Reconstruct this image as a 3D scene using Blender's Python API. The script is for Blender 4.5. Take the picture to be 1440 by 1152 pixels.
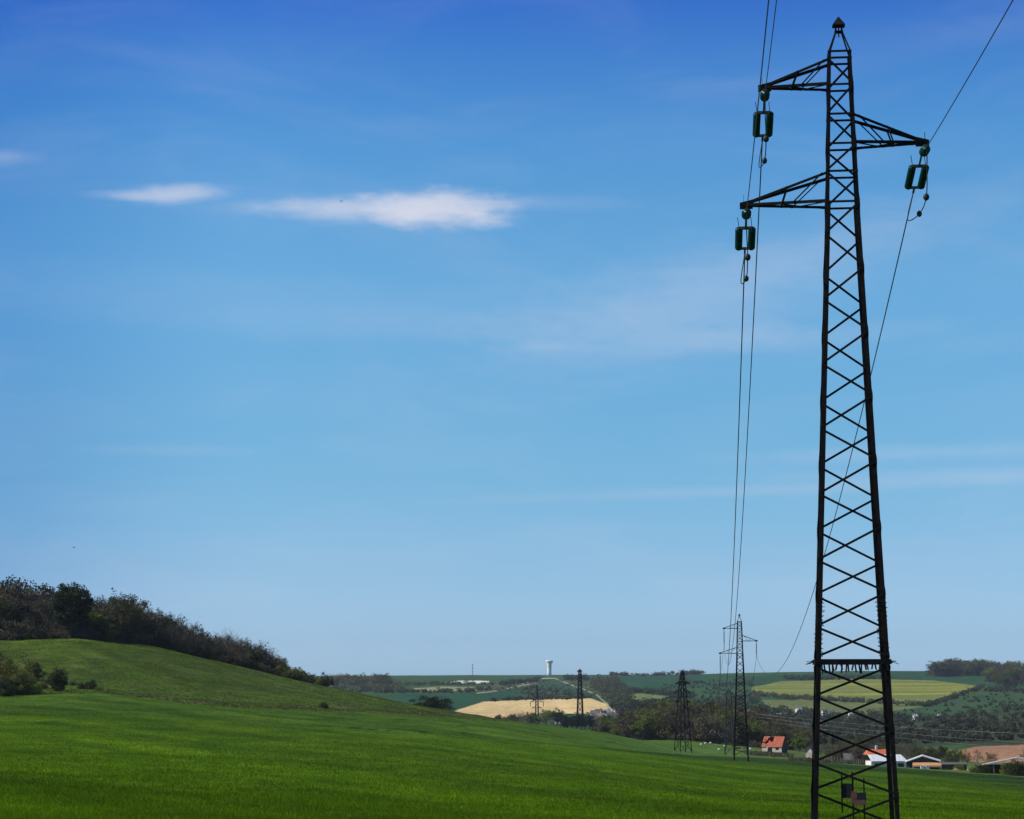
import bpy, math, random
import numpy as np
from mathutils import Vector, Matrix

sc = bpy.context.scene
for o in list(bpy.data.objects):
    bpy.data.objects.remove(o)

# ------------------------------------------------------------------ camera
F = 3000.0                      # focal length in photograph pixels (1440 wide)
PITCH = math.atan((960 - 576) / F)
EYE = 1.6
CP, SP = math.cos(PITCH), math.sin(PITCH)
cam_d = bpy.data.cameras.new("camera")
cam_d.sensor_width = 36.0
cam_d.lens = 36.0 * F / 1440.0
cam_d.clip_start = 0.5
cam_d.clip_end = 30000
cam = bpy.data.objects.new("camera", cam_d)
sc.collection.objects.link(cam)
cam.location = (0, 0, EYE)
cam.rotation_euler = (math.pi / 2 + PITCH, 0, 0)
sc.camera = cam

# ------------------------------------------------------------------ sky, sun, exposure
SUN_EL = math.radians(43)
SUN_AZ = math.radians(-95)      # clockwise from +Y (the view direction); the sun stands to the left
world = bpy.data.worlds.new("World")
sc.world = world
world.use_nodes = True
wn = world.node_tree
wn.nodes.clear()


def wnode(t, **k):
    n = wn.nodes.new(t)
    for a, v in k.items():
        setattr(n, a, v)
    return n


def wl(a, b):
    wn.links.new(a, b)


sky = wnode('ShaderNodeTexSky')
sky.sky_type = 'NISHITA'
sky.sun_disc = False
sky.sun_elevation = SUN_EL
sky.sun_rotation = SUN_AZ
sky.altitude = 100
sky.air_density = 1.0
sky.dust_density = 0.6
sky.ozone_density = 2.0
geo = wnode('ShaderNodeTexCoord')
sep = wnode('ShaderNodeSeparateXYZ')
wl(geo.outputs['Generated'], sep.inputs[0])


def wmath(op, a, b=None, c=None, clamp=False):
    n = wnode('ShaderNodeMath', operation=op)
    n.use_clamp = clamp
    for i, v in enumerate((a, b, c)):
        if v is None:
            continue
        if isinstance(v, (int, float)):
            n.inputs[i].default_value = v
        else:
            wl(v, n.inputs[i])
    return n.outputs[0]


SKY_STOPS = [(-0.05, (0.799, 1.279, 2.224)), (0.0066, (0.799, 1.279, 2.224)), (0.0197, (0.685, 1.059, 1.845)), (0.0528, (0.624, 0.952, 1.47)), (0.0859, (0.555, 0.944, 1.317)), (0.119, (0.539, 0.981, 1.283)), (0.152, (0.574, 1.046, 1.323)), (0.1848, (0.615, 1.125, 1.387)), (0.2173, (0.571, 1.102, 1.402)), (0.2493, (0.455, 1.026, 1.434)), (0.2808, (0.36, 0.87, 1.43)), (0.3093, (0.245, 0.655, 1.424)), (0.6, (0.8, 0.95, 1.0))]
ramp = wnode('ShaderNodeValToRGB')
ramp.color_ramp.interpolation = 'LINEAR'
lo_, hi_ = -0.05, 0.60
els = ramp.color_ramp.elements
while len(els) > 1:
    els.remove(els[-1])
SKY_K = 4.0
for i, (s, c) in enumerate(SKY_STOPS):
    e = els[0] if i == 0 else els.new((s - lo_) / (hi_ - lo_))
    e.position = (s - lo_) / (hi_ - lo_)
    e.color = (c[0] / SKY_K, c[1] / SKY_K, c[2] / SKY_K, 1)
wl(wmath('DIVIDE', wmath('SUBTRACT', sep.outputs[2], lo_), hi_ - lo_, clamp=True), ramp.inputs[0])
grade = wnode('ShaderNodeMix', data_type='RGBA', blend_type='MULTIPLY')
grade.inputs[0].default_value = 1.0
wl(sky.outputs[0], grade.inputs[6])
wl(ramp.outputs[0], grade.inputs[7])
gain = wnode('ShaderNodeVectorMath', operation='SCALE')
wl(grade.outputs[2], gain.inputs[0])
gain.inputs['Scale'].default_value = SKY_K

# the sky deepens towards the left
side = wnode('ShaderNodeMapRange', interpolation_type='SMOOTHSTEP')
for _k, _v in zip(('From Min', 'From Max', 'To Min', 'To Max'), (-0.27, -0.11, 1.0, 0.0)):
    side.inputs[_k].default_value = _v
side_mix = wnode('ShaderNodeMix', data_type='RGBA', blend_type='MULTIPLY')
side_mix.inputs[7].default_value = (0.60, 0.72, 0.86, 1)
wl(side.outputs[0], side_mix.inputs[0])
wl(gain.outputs[0], side_mix.inputs[6])

# clouds: azimuth / elevation coordinates
az = wmath('ARCTAN2', sep.outputs[0], sep.outputs[1])
el = wmath('ARCSINE', sep.outputs[2])
wl(az, side.inputs['Value'])
comb = wnode('ShaderNodeCombineXYZ')
wl(az, comb.inputs[0])
wl(el, comb.inputs[1])


def wnoise(sx, sy, scale, detail, rough, off=(0, 0, 0), dist=0.0):
    m = wnode('ShaderNodeMapping')
    m.inputs['Scale'].default_value = (sx, sy, 1)
    m.inputs['Location'].default_value = off
    wl(comb.outputs[0], m.inputs['Vector'])
    n = wnode('ShaderNodeTexNoise')
    n.inputs['Scale'].default_value = scale
    n.inputs['Detail'].default_value = detail
    n.inputs['Roughness'].default_value = rough
    n.inputs['Distortion'].default_value = dist
    wl(m.outputs[0], n.inputs['Vector'])
    return n.outputs['Fac']


def pix_azel(x, y):
    u, v = (x - 720) / F, (576 - y) / F
    dx, dy, dz = u, CP - v * SP, SP + v * CP
    return math.atan2(dx, dy), math.atan2(dz, math.hypot(dx, dy))


wob = wnoise(1, 3.0, 26, 4, 0.5, (3.1, 1.7, 0))
wob2 = wnoise(1, 2.8, 75, 5, 0.6, (9.1, 4.7, 0))


def puff(cx, cy, rx, ry, soft, amp, tilt=0.0):
    """one soft cloud lens around a direction given by the photograph's pixel"""
    a0, e0 = pix_azel(cx, cy)
    dx = wmath('DIVIDE', wmath('SUBTRACT', az, a0), rx / F)
    dy = wmath('DIVIDE', wmath('SUBTRACT', wmath('SUBTRACT', el, e0), wmath('MULTIPLY', wmath('SUBTRACT', az, a0), tilt)), ry / F)
    r = wmath('SQRT', wmath('ADD', wmath('MULTIPLY', dx, dx), wmath('MULTIPLY', dy, dy)))
    r = wmath('ADD', r, wmath('MULTIPLY', wmath('SUBTRACT', wob, 0.5), 1.45))
    r = wmath('ADD', r, wmath('MULTIPLY', wmath('SUBTRACT', wob2, 0.5), 0.8))
    n = wnode('ShaderNodeMapRange', interpolation_type='SMOOTHSTEP')
    n.inputs['From Min'].default_value = 1.0 + soft
    n.inputs['From Max'].default_value = max(0.0, 1.0 - soft)
    n.inputs['To Min'].default_value = 0
    n.inputs['To Max'].default_value = amp
    wl(r, n.inputs['Value'])
    return n.outputs[0]


PUFFS = [
    (612, 293, 98, 21, 0.6, 0.80, 0.0), (520, 294, 105, 15, 0.8, 0.56, 0.0), (420, 293, 90, 9, 0.9, 0.26, 0.0),
    (246, 273, 56, 11, 0.8, 0.54, 0.06), (190, 276, 44, 6, 0.9, 0.26, 0.0), (745, 286, 90, 9, 1.0, 0.12, 0.0),
    (4, 220, 34, 9, 1.0, 0.20, 0.0), (950, 430, 200, 55, 1.0, 0.15, 0.2), (1130, 360, 240, 34, 1.0, 0.12, 0.25), (1020, 480, 240, 14, 1.0, 0.12, 0.05),
    (240, 633, 90, 6, 1.0, 0.08, 0.0), (1300, 636, 200, 9, 1.0, 0.13, 0.02), (1330, 668, 200, 7, 1.0, 0.11, 0.0), (1150, 686, 380, 7, 1.0, 0.13, 0.03),
    (1330, 45, 180, 22, 1.0, 0.03, 0.05), (420, 430, 420, 30, 1.0, 0.06, -0.05), (640, 460, 300, 20, 1.0, 0.06, 0.0),
]
tot = None
for p in PUFFS:
    v = puff(*p)
    tot = v if tot is None else wmath('SUBTRACT', 1.0, wmath('MULTIPLY', wmath('SUBTRACT', 1.0, tot), wmath('SUBTRACT', 1.0, v)))
veil = wnode('ShaderNodeMapRange', interpolation_type='SMOOTHSTEP')
veil.inputs['From Min'].default_value = 0.42
veil.inputs['From Max'].default_value = 0.8
veil.inputs['To Max'].default_value = 0.09
wl(wnoise(1, 3.6, 7, 6, 0.55, (1.4, 0.3, 0), 0.6), veil.inputs['Value'])
tot = wmath('SUBTRACT', 1.0, wmath('MULTIPLY', wmath('SUBTRACT', 1.0, tot), wmath('SUBTRACT', 1.0, veil.outputs[0])))
cmix = wnode('ShaderNodeMix', data_type='RGBA')
wl(tot, cmix.inputs[0])
wl(side_mix.outputs[2], cmix.inputs[6])
CLOUD = (7.0, 7.15, 8.2, 1)
cmix.inputs[7].default_value = CLOUD
bg = wnode('ShaderNodeBackground')
SKY_STRENGTH = 0.10
bg.inputs['Strength'].default_value = SKY_STRENGTH
wl(cmix.outputs[2], bg.inputs['Color'])
wo = wnode('ShaderNodeOutputWorld')
wl(bg.outputs[0], wo.inputs[0])

sun_d = bpy.data.lights.new("sun", 'SUN')
sun_d.energy = 4.8
sun_d.angle = math.radians(0.53)
sun_d.color = (1.0, 0.93, 0.80)
sun = bpy.data.objects.new("sun", sun_d)
sc.collection.objects.link(sun)
SDIR = Vector((math.sin(SUN_AZ) * math.cos(SUN_EL), math.cos(SUN_AZ) * math.cos(SUN_EL), math.sin(SUN_EL)))
sun.rotation_euler = SDIR.to_track_quat('Z', 'Y').to_euler()
sun.location = (-60, 0, 80)

sc.view_settings.view_transform = 'Standard'
sc.view_settings.look = 'None'
sc.view_settings.exposure = 0.0
sc.view_settings.gamma = 1.0
sc.view_settings.use_curve_mapping = False
sc.cycles.max_bounces = 6
sc.cycles.diffuse_bounces = 2
sc.cycles.transparent_max_bounces = 8
sc.cycles.volume_bounces = 0
sc.render.film_transparent = False

# ------------------------------------------------------------------ helpers
COL = sc.collection
R = math.radians
rng = np.random.default_rng(7)
rnd = random.Random(11)


def lin(r, g, b):
    f = lambda c: (c / 255 / 12.92) if c / 255 <= 0.04045 else ((c / 255 + 0.055) / 1.055) ** 2.4
    return (f(r), f(g), f(b))


def P(x, y, Y):
    """world point on the photograph's ray (x, y) at forward distance Y"""
    u, v = (x - 720) / F, (576 - y) / F
    k = Y / (CP - v * SP)
    return Vector((u * k, Y, EYE + (SP + v * CP) * k))


def project(X, Y, Z):
    dz = Z - EYE
    w = Y * CP + dz * SP
    return 720 + F * X / w, 576 - F * (-Y * SP + dz * CP) / w


def tag(o, label=None, cat=None, group=None, kind=None):
    if label:
        o['label'] = label
    if cat:
        o['category'] = cat
    if group:
        o['group'] = group
    if kind:
        o['kind'] = kind
    return o


def empty(name, loc=(0, 0, 0), rz=0.0):
    o = bpy.data.objects.new(name, None)
    o.empty_display_size = 0.3
    o.location = loc
    o.rotation_euler = (0, 0, rz)
    COL.objects.link(o)
    return o


class MB:
    """collects shapes for ONE mesh object"""

    def __init__(self):
        self.v, self.f, self.m = [], [], []

    def add(self, vs, fs, mi=0):
        b = len(self.v)
        self.v += [tuple(p) for p in vs]
        self.f += [tuple(i + b for i in q) for q in fs]
        self.m += [mi] * len(fs)

    def box(self, lo, hi, mi=0):
        x0, y0, z0 = lo
        x1, y1, z1 = hi
        self.add([(x0, y0, z0), (x1, y0, z0), (x1, y1, z0), (x0, y1, z0), (x0, y0, z1), (x1, y0, z1), (x1, y1, z1), (x0, y1, z1)],
                 [(0, 3, 2, 1), (4, 5, 6, 7), (0, 1, 5, 4), (1, 2, 6, 5), (2, 3, 7, 6), (3, 0, 4, 7)], mi)

    def bar(self, p, q, w, t=None, mi=0, up=(0, 0, 1)):
        """box bar p->q, width w (sideways) and thickness t (along up)"""
        t = t or w
        p, q = Vector(p), Vector(q)
        d = (q - p).normalized()
        s = d.cross(Vector(up))
        if s.length < 1e-3:
            s = d.cross(Vector((0, 1, 0)))
        s.normalize()
        n = s.cross(d)
        s, n = s * w / 2, n * t / 2
        vs = [a + i * s + j * n for a in (p, q) for i, j in ((-1, -1), (1, -1), (1, 1), (-1, 1))]
        self.add(vs, [(0, 1, 2, 3), (7, 6, 5, 4), (0, 4, 5, 1), (1, 5, 6, 2), (2, 6, 7, 3), (3, 7, 4, 0)], mi)

    def angle(self, p, q, a, b, w, t=0.012, mi=0):
        """L-section steel from p to q: flanges of width w along the directions a and b"""
        p, q = Vector(p), Vector(q)
        d = (q - p).normalized()
        a, b = Vector(a), Vector(b)
        a = (a - d * a.dot(d)).normalized()
        b = (b - d * b.dot(d) - a * b.dot(a)).normalized()
        prof = [(0, 0), (w, 0), (w, t), (t, t), (t, w), (0, w)]
        vs = [e + a * i + b * j for e in (p, q) for i, j in prof]
        fs = [(i, (i + 1) % 6, (i + 1) % 6 + 6, i + 6) for i in range(6)]
        fs += [(5, 4, 3, 0), (3, 2, 1, 0), (6, 9, 10, 11), (6, 7, 8, 9)]
        self.add(vs, fs, mi)

    def tube(self, pts, rad, n=6, mi=0, cap=True):
        pts = [Vector(p) for p in pts]
        if not isinstance(rad, (list, tuple)):
            rad = [rad] * len(pts)
        vs, fs = [], []
        for i, p in enumerate(pts):
            d = (pts[min(i + 1, len(pts) - 1)] - pts[max(i - 1, 0)]).normalized()
            s = d.cross(Vector((0.13, 0.2, 1)))
            if s.length < 1e-3:
                s = d.cross(Vector((1, 0, 0)))
            s.normalize()
            t = s.cross(d)
            for k in range(n):
                a = 2 * math.pi * k / n
                vs.append(p + (s * math.cos(a) + t * math.sin(a)) * rad[i])
        for i in range(len(pts) - 1):
            for k in range(n):
                a, b = i * n + k, i * n + (k + 1) % n
                fs.append((a, b, b + n, a + n))
        if cap:
            fs.append(tuple(range(n - 1, -1, -1)))
            fs.append(tuple(range((len(pts) - 1) * n, len(pts) * n)))
        self.add(vs, fs, mi)

    def lathe(self, prof, n=16, o=(0, 0, 0), ax=None, mi=0):
        """profile of (radius, height) turned round the axis ax through o"""
        o = Vector(o)
        z = Vector(ax or (0, 0, 1)).normalized()
        x = z.cross(Vector((0.3, 1, 0.1)))
        x.normalize()
        y = z.cross(x)
        vs, fs = [], []
        for r, h in prof:
            for k in range(n):
                a = 2 * math.pi * k / n
                vs.append(o + z * h + (x * math.cos(a) + y * math.sin(a)) * r)
        for i in range(len(prof) - 1):
            for k in range(n):
                a, b = i * n + k, i * n + (k + 1) % n
                fs.append((a, b, b + n, a + n))
        fs.append(tuple(range(n - 1, -1, -1)))
        fs.append(tuple(range((len(prof) - 1) * n, len(prof) * n)))
        self.add(vs, fs, mi)

    def build(self, name, mats, parent=None, smooth=False, loc=None):
        me = bpy.data.meshes.new(name)
        me.from_pydata(self.v, [], self.f)
        if not isinstance(mats, (list, tuple)):
            mats = [mats]
        for m in mats:
            me.materials.append(m)
        if len(mats) > 1:
            me.polygons.foreach_set('material_index', self.m)
        if smooth:
            me.polygons.foreach_set('use_smooth', [True] * len(self.f))
        me.update()
        o = bpy.data.objects.new(name, me)
        COL.objects.link(o)
        if parent:
            o.parent = parent
        if loc is not None:
            o.location = loc
        return o


def np_mesh(name, V, Fq, mats, fm=None, smooth=False, parent=None, col=None):
    """mesh from numpy arrays: Fq (n,3) or (n,4)"""
    me = bpy.data.meshes.new(name)
    k = Fq.shape[1]
    me.vertices.add(len(V))
    me.vertices.foreach_set('co', V.astype(np.float32).ravel())
    me.loops.add(Fq.size)
    me.loops.foreach_set('vertex_index', Fq.astype(np.int32).ravel())
    me.polygons.add(len(Fq))
    me.polygons.foreach_set('loop_start', np.arange(0, Fq.size, k, dtype=np.int32))
    try:
        me.polygons.foreach_set('loop_total', np.full(len(Fq), k, dtype=np.int32))
    except Exception:
        pass
    for m in (mats if isinstance(mats, (list, tuple)) else [mats]):
        me.materials.append(m)
    if fm is not None:
        me.polygons.foreach_set('material_index', fm.astype(np.int32))
    if smooth:
        me.polygons.foreach_set('use_smooth', np.ones(len(Fq), dtype=bool))
    if col is not None:
        a = me.color_attributes.new('tint', 'FLOAT_COLOR', 'POINT')
        c4 = np.ones((len(V), 4), np.float32)
        c4[:, :3] = col
        a.data.foreach_set('color', c4.ravel())
    me.update(calc_edges=True)
    me.validate()
    o = bpy.data.objects.new(name, me)
    COL.objects.link(o)
    if parent:
        o.parent = parent
    return o


# value noise -------------------------------------------------------------
_tab = np.random.default_rng(3).random((256, 256))


def vnoise(x, y):
    xi, yi = np.floor(x).astype(int), np.floor(y).astype(int)
    fx, fy = x - xi, y - yi
    fx, fy = fx * fx * (3 - 2 * fx), fy * fy * (3 - 2 * fy)
    g = lambda i, j: _tab[(xi + i) & 255, (yi + j) & 255]
    return (g(0, 0) * (1 - fx) + g(1, 0) * fx) * (1 - fy) + (g(0, 1) * (1 - fx) + g(1, 1) * fx) * fy - 0.5


def fbm(x, y, oct=4, gain=0.5):
    s, a = 0, 1.0
    for k in range(oct):
        s = s + a * vnoise(x * 2 ** k + 17.3 * k, y * 2 ** k - 9.1 * k)
        a *= gain
    return s


# ------------------------------------------------------------------ materials
def mat(name, col, rough=0.8, scale=3.0, amt=0.35, bump=0.0, metal=0.0, spec=0.3, tint=False, aniso=None, detail=5):
    m = bpy.data.materials.new(name)
    m.use_nodes = True
    nt = m.node_tree
    b = nt.nodes['Principled BSDF']
    b.inputs['Roughness'].default_value = rough
    b.inputs['Metallic'].default_value = metal
    b.inputs['Specular IOR Level'].default_value = spec
    tc = nt.nodes.new('ShaderNodeTexCoord')
    mp = nt.nodes.new('ShaderNodeMapping')
    if aniso:
        mp.inputs['Scale'].default_value = aniso
    nt.links.new(tc.outputs['Object'], mp.inputs[0])
    nz = nt.nodes.new('ShaderNodeTexNoise')
    nz.inputs['Scale'].default_value = scale
    nz.inputs['Detail'].default_value = detail
    nz.inputs['Roughness'].default_value = 0.65
    nt.links.new(mp.outputs[0], nz.inputs['Vector'])
    mr = nt.nodes.new('ShaderNodeMapRange')
    mr.inputs['From Min'].default_value = 0.3
    mr.inputs['From Max'].default_value = 0.7
    mr.inputs['To Min'].default_value = 1 - amt
    mr.inputs['To Max'].default_value = 1 + amt
    nt.links.new(nz.outputs['Fac'], mr.inputs['Value'])
    sc_ = nt.nodes.new('ShaderNodeVectorMath')
    sc_.operation = 'SCALE'
    if tint:
        at = nt.nodes.new('ShaderNodeVertexColor')
        at.layer_name = 'tint'
        nt.links.new(at.outputs['Color'], sc_.inputs[0])
    else:
        sc_.inputs[0].default_value = col
    nt.links.new(mr.outputs[0], sc_.inputs['Scale'])
    nt.links.new(sc_.outputs[0], b.inputs['Base Color'])
    if bump:
        bp = nt.nodes.new('ShaderNodeBump')
        bp.inputs['Strength'].default_value = 1.0
        bp.inputs['Distance'].default_value = bump
        nt.links.new(nz.outputs['Fac'], bp.inputs['Height'])
        nt.links.new(bp.outputs[0], b.inputs['Normal'])
    return m


def leaf_mat(name, col, amt=0.4, scale=0.6, rough=0.7, trans=0.25):
    """leaves and twigs: tint varies from clump to clump and from tree to tree"""
    m = mat(name, col, rough, scale, amt, spec=0.2)
    nt = m.node_tree
    b = nt.nodes['Principled BSDF']
    src = b.inputs['Base Color'].links[0].from_socket
    oi = nt.nodes.new('ShaderNodeObjectInfo')
    mr = nt.nodes.new('ShaderNodeMapRange')
    mr.inputs['To Min'].default_value = 0.7
    mr.inputs['To Max'].default_value = 1.3
    nt.links.new(oi.outputs['Random'], mr.inputs['Value'])
    s2 = nt.nodes.new('ShaderNodeVectorMath')
    s2.operation = 'SCALE'
    nt.links.new(src, s2.inputs[0])
    nt.links.new(mr.outputs[0], s2.inputs['Scale'])
    nt.links.new(s2.outputs[0], b.inputs['Base Color'])
    if trans:
        tr = nt.nodes.new('ShaderNodeBsdfTranslucent')
        nt.links.new(s2.outputs[0], tr.inputs[0])
        mx = nt.nodes.new('ShaderNodeMixShader')
        mx.inputs[0].default_value = trans
        out = nt.nodes['Material Output']
        nt.links.new(b.outputs[0], mx.inputs[1])
        nt.links.new(tr.outputs[0], mx.inputs[2])
        nt.links.new(mx.outputs[0], out.inputs['Surface'])
    return m


M = {
    'steel': mat('dark_steel', (0.010, 0.0078, 0.0085), 0.85, 2.5, 0.6, spec=0.12),
    'steel2': mat('grey_steel', (0.035, 0.034, 0.04), 0.7, 0.8, 0.4, spec=0.25),
    'cable': mat('cable_metal', (0.03, 0.03, 0.035), 0.6, 1.0, 0.2),
    'glass': leaf_mat('insulator_glass', (0.013, 0.085, 0.082), 0.25, 6, 0.25, 0.5),
    'cap': mat('insulator_cap', (0.018, 0.018, 0.02), 0.6, 8, 0.3),
    'sign_back': mat('sign_back', (0.02, 0.018, 0.02), 0.7, 9, 0.3),
    'sign_red': mat('rusty_sign', (0.17, 0.07, 0.055), 0.7, 9, 0.5),
    'concrete': mat('concrete', (0.33, 0.31, 0.28), 0.9, 3, 0.25, bump=0.01),
    'white': mat('white_concrete', (0.86, 0.82, 0.78), 0.8, 0.08, 0.08),
    'whitewall': mat('white_wall', (0.74, 0.72, 0.70), 0.85, 0.4, 0.12),
    'whiteroof': mat('white_sheet_roof', (0.62, 0.64, 0.66), 0.6, 0.5, 0.15, aniso=(4, 0.4, 1)),
    'plaster': mat('old_plaster', (0.50, 0.44, 0.36), 0.9, 0.6, 0.35),
    'tile': mat('red_tile', (0.37, 0.095, 0.055), 0.8, 1.6, 0.35, bump=0.03),
    'tile2': mat('orange_tile', (0.50, 0.135, 0.058), 0.8, 1.2, 0.25, bump=0.03),
    'slate': mat('grey_slate', (0.105, 0.10, 0.10), 0.75, 1.0, 0.3),
    'brownroof': mat('brown_roof', (0.24, 0.15, 0.12), 0.85, 1.0, 0.3),
    'wood': mat('dark_wood', (0.05, 0.042, 0.035), 0.85, 1.5, 0.4, aniso=(6, 6, 0.6)),
    'fascia': mat('ochre_fascia', (0.48, 0.27, 0.13), 0.8, 1.5, 0.3),
    'dark': mat('dark_opening', (0.012, 0.012, 0.013), 0.9, 1, 0.2),
    'glasspane': mat('window_pane', (0.03, 0.035, 0.04), 0.15, 1, 0.2, spec=0.6),
    'red': mat('red_paint', (0.50, 0.05, 0.04), 0.6, 1, 0.15),
    'bark': mat('bark', (0.11, 0.09, 0.07), 0.9, 4, 0.4),
    'barkpale': mat('pale_bark', (0.26, 0.225, 0.18), 0.9, 4, 0.4),
    'twig': leaf_mat('twigs_brown', (0.076, 0.064, 0.040), 0.45, 0.5, trans=0.1),
    'twig2': leaf_mat('twigs_grey', (0.092, 0.080, 0.058), 0.45, 0.5, trans=0.1),
    'olive': leaf_mat('leaves_olive', (0.098, 0.098, 0.026), 0.5, 0.5),
    'goldbush': leaf_mat('leaves_yellow_green', (0.19, 0.205, 0.04), 0.5, 0.5, trans=0.35),
    'lime': leaf_mat('leaves_lime', (0.13, 0.16, 0.028), 0.45, 0.5),
    'dkgreen': leaf_mat('leaves_dark_green', (0.034, 0.048, 0.015), 0.5, 0.6),
    'pine': leaf_mat('leaves_blue_green', (0.018, 0.034, 0.022), 0.4, 0.5),
    'haze_tree': leaf_mat('leaves_mixed', (0.100, 0.106, 0.048), 0.75, 0.05),
    'haze_tree2': leaf_mat('leaves_mixed_dark', (0.052, 0.058, 0.030), 0.75, 0.05),
    'rough': leaf_mat('rough_grass', (0.12, 0.125, 0.040), 0.5, 0.4),
    'bale': mat('bale_wrap', (0.72, 0.70, 0.66), 0.6, 3, 0.1),
    'feather': mat('dark_feathers', (0.015, 0.015, 0.016), 0.8, 30, 0.2),
}

# ------------------------------------------------------------------ terrain
# profiles of the land along lines of sight: column (photo x): (forward distance, photo y) pairs
PROF = {
    -500: [(70, 1140), (130, 1040), (250, 985), (370, 960), (450, 915), (560, 862), (700, 850), (1000, 860), (1500, 930), (2400, 985), (3300, 966), (4300, 952), (5200, 951)],
    0: [(70, 1152), (115, 1082), (190, 1030), (280, 1001), (375, 981), (420, 968), (480, 934), (540, 910), (580, 899), (640, 897), (720, 900), (1000, 940), (1500, 990), (2400, 992), (3300, 966), (4300, 951.5), (5200, 950.5)],
    110: [(72, 1152), (118, 1084), (195, 1032), (285, 1000), (372, 979), (425, 965), (490, 928), (540, 905), (575, 894), (640, 893), (720, 898), (1000, 945), (1500, 1000), (2400, 992), (3300, 966), (4300, 951.5), (5200, 950.5)],
    220: [(74, 1152), (120, 1086), (205, 1034), (300, 1005), (385, 984), (440, 966), (500, 938), (550, 916), (585, 906), (640, 906), (720, 914), (1000, 960), (1500, 1010), (2400, 992), (3300, 966), (4300, 951.5), (5200, 950.5)],
    330: [(76, 1152), (124, 1088), (215, 1036), (310, 1010), (395, 992), (450, 978), (510, 957), (560, 942), (595, 934), (640, 935), (720, 945), (1000, 990), (1500, 1015), (2400, 991), (3300, 966), (4300, 951.5), (5200, 950.5)],
    460: [(79, 1152), (128, 1090), (220, 1040), (320, 1014), (410, 999), (460, 990), (520, 978), (570, 970), (605, 965), (650, 968), (720, 985), (1000, 1020), (1500, 1016), (2400, 988), (3300, 965), (4300, 951.5), (5200, 950.5)],
    600: [(82, 1152), (132, 1093), (225, 1046), (330, 1021), (430, 1007), (500, 1001), (570, 996), (620, 993), (660, 998), (720, 1012), (1000, 1034), (1500, 1016), (1900, 1004), (2400, 985), (3000, 970), (3600, 958), (4300, 951), (5200, 950)],
    720: [(85, 1152), (136, 1098), (230, 1058), (330, 1036), (420, 1024), (510, 1018), (600, 1014.5), (650, 1013), (690, 1018), (760, 1032), (1000, 1040), (1400, 1027), (1700, 1014), (1900, 1004), (2600, 981), (3300, 966), (4300, 950.5), (5200, 949)],
    850: [(89, 1152), (140, 1105), (235, 1070), (330, 1053), (430, 1044), (540, 1036), (620, 1031), (670, 1029), (720, 1032), (800, 1042), (1100, 1040), (1450, 1024), (1700, 1013), (1900, 1004), (2600, 981), (3300, 965), (4300, 949.5), (5200, 949)],
    960: [(94, 1152), (145, 1112), (240, 1081), (330, 1068), (430, 1064.5), (520, 1063), (620, 1060), (720, 1050), (830, 1040), (930, 1039), (1150, 1040), (1500, 1022), (1900, 1001), (2500, 985), (3200, 966), (4300, 948.5), (5200, 949)],
    1040: [(97, 1152), (150, 1118), (240, 1089), (330, 1075), (385, 1070.5), (450, 1068), (540, 1065), (620, 1062.5), (740, 1056), (860, 1048), (950, 1045), (1150, 1044), (1500, 1024), (1900, 1003), (2450, 987), (3200, 964), (4200, 946), (5200, 947)],
    1200: [(78, 1189), (100, 1152), (160, 1120), (250, 1099), (340, 1086), (400, 1080), (450, 1077), (560, 1074), (700, 1070), (850, 1062), (1000, 1056), (1150, 1050), (1500, 1026), (2000, 1004), (2450, 990), (3000, 969), (3400, 956), (4100, 943.5), (5200, 945)],
    1330: [(80, 1189), (102, 1152), (165, 1124), (255, 1104), (340, 1094), (400, 1088), (450, 1084), (520, 1082), (620, 1078), (760, 1071), (900, 1062), (1000, 1054), (1200, 1042), (1600, 1020), (2000, 1003), (2450, 987), (3000, 970), (3400, 957), (4000, 943), (5200, 945)],
    1440: [(82, 1189), (105, 1152), (170, 1128), (255, 1112), (330, 1102), (390, 1095), (440, 1091), (520, 1086), (620, 1078), (700, 1071), (850, 1057), (1000, 1047), (1150, 1040), (1600, 1014), (2000, 996), (2450, 978), (3000, 962), (3500, 950), (4000, 941), (5200, 943)],
    1900: [(85, 1189), (110, 1152), (180, 1132), (260, 1118), (390, 1102), (520, 1090), (700, 1074), (1000, 1050), (1600, 1010), (2000, 994), (3000, 958), (4000, 938), (5200, 940)],
}
GX = np.arange(-700, 2101, 10.0)
GL = np.linspace(math.log(1.0), math.log(5200), 700)
_cols = sorted(PROF)


def _yz(x, y, Y):
    return P(x, y, Y).z


_ZC = []
for c in _cols:
    pts = [(0.0, 0.0), (6, -0.15), (20, -0.9), (40, -2.2 if c > 900 else -1.7)] + [(Y, _yz(c, y, Y)) for Y, y in PROF[c]]
    pts.sort()
    _ZC.append(np.interp(np.exp(GL), [p[0] for p in pts], [p[1] for p in pts]))
_ZC = np.array(_ZC)
_ZT = np.array([np.interp(GX, _cols, _ZC[:, j]) for j in range(len(GL))]).T     # (x, logY)


def _gs(a, s, ax):
    k = np.arange(-int(3 * s), int(3 * s) + 1)
    w = np.exp(-0.5 * (k / s) ** 2)
    w /= w.sum()
    pad = [(0, 0), (0, 0)]
    pad[ax] = (len(k) // 2, len(k) // 2)
    ap = np.pad(a, pad, mode='edge')
    return np.apply_along_axis(lambda r: np.convolve(r, w, 'valid'), ax, ap)


_ZT = _gs(_gs(_ZT, 2.2, 0), 3.0, 1)


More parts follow.
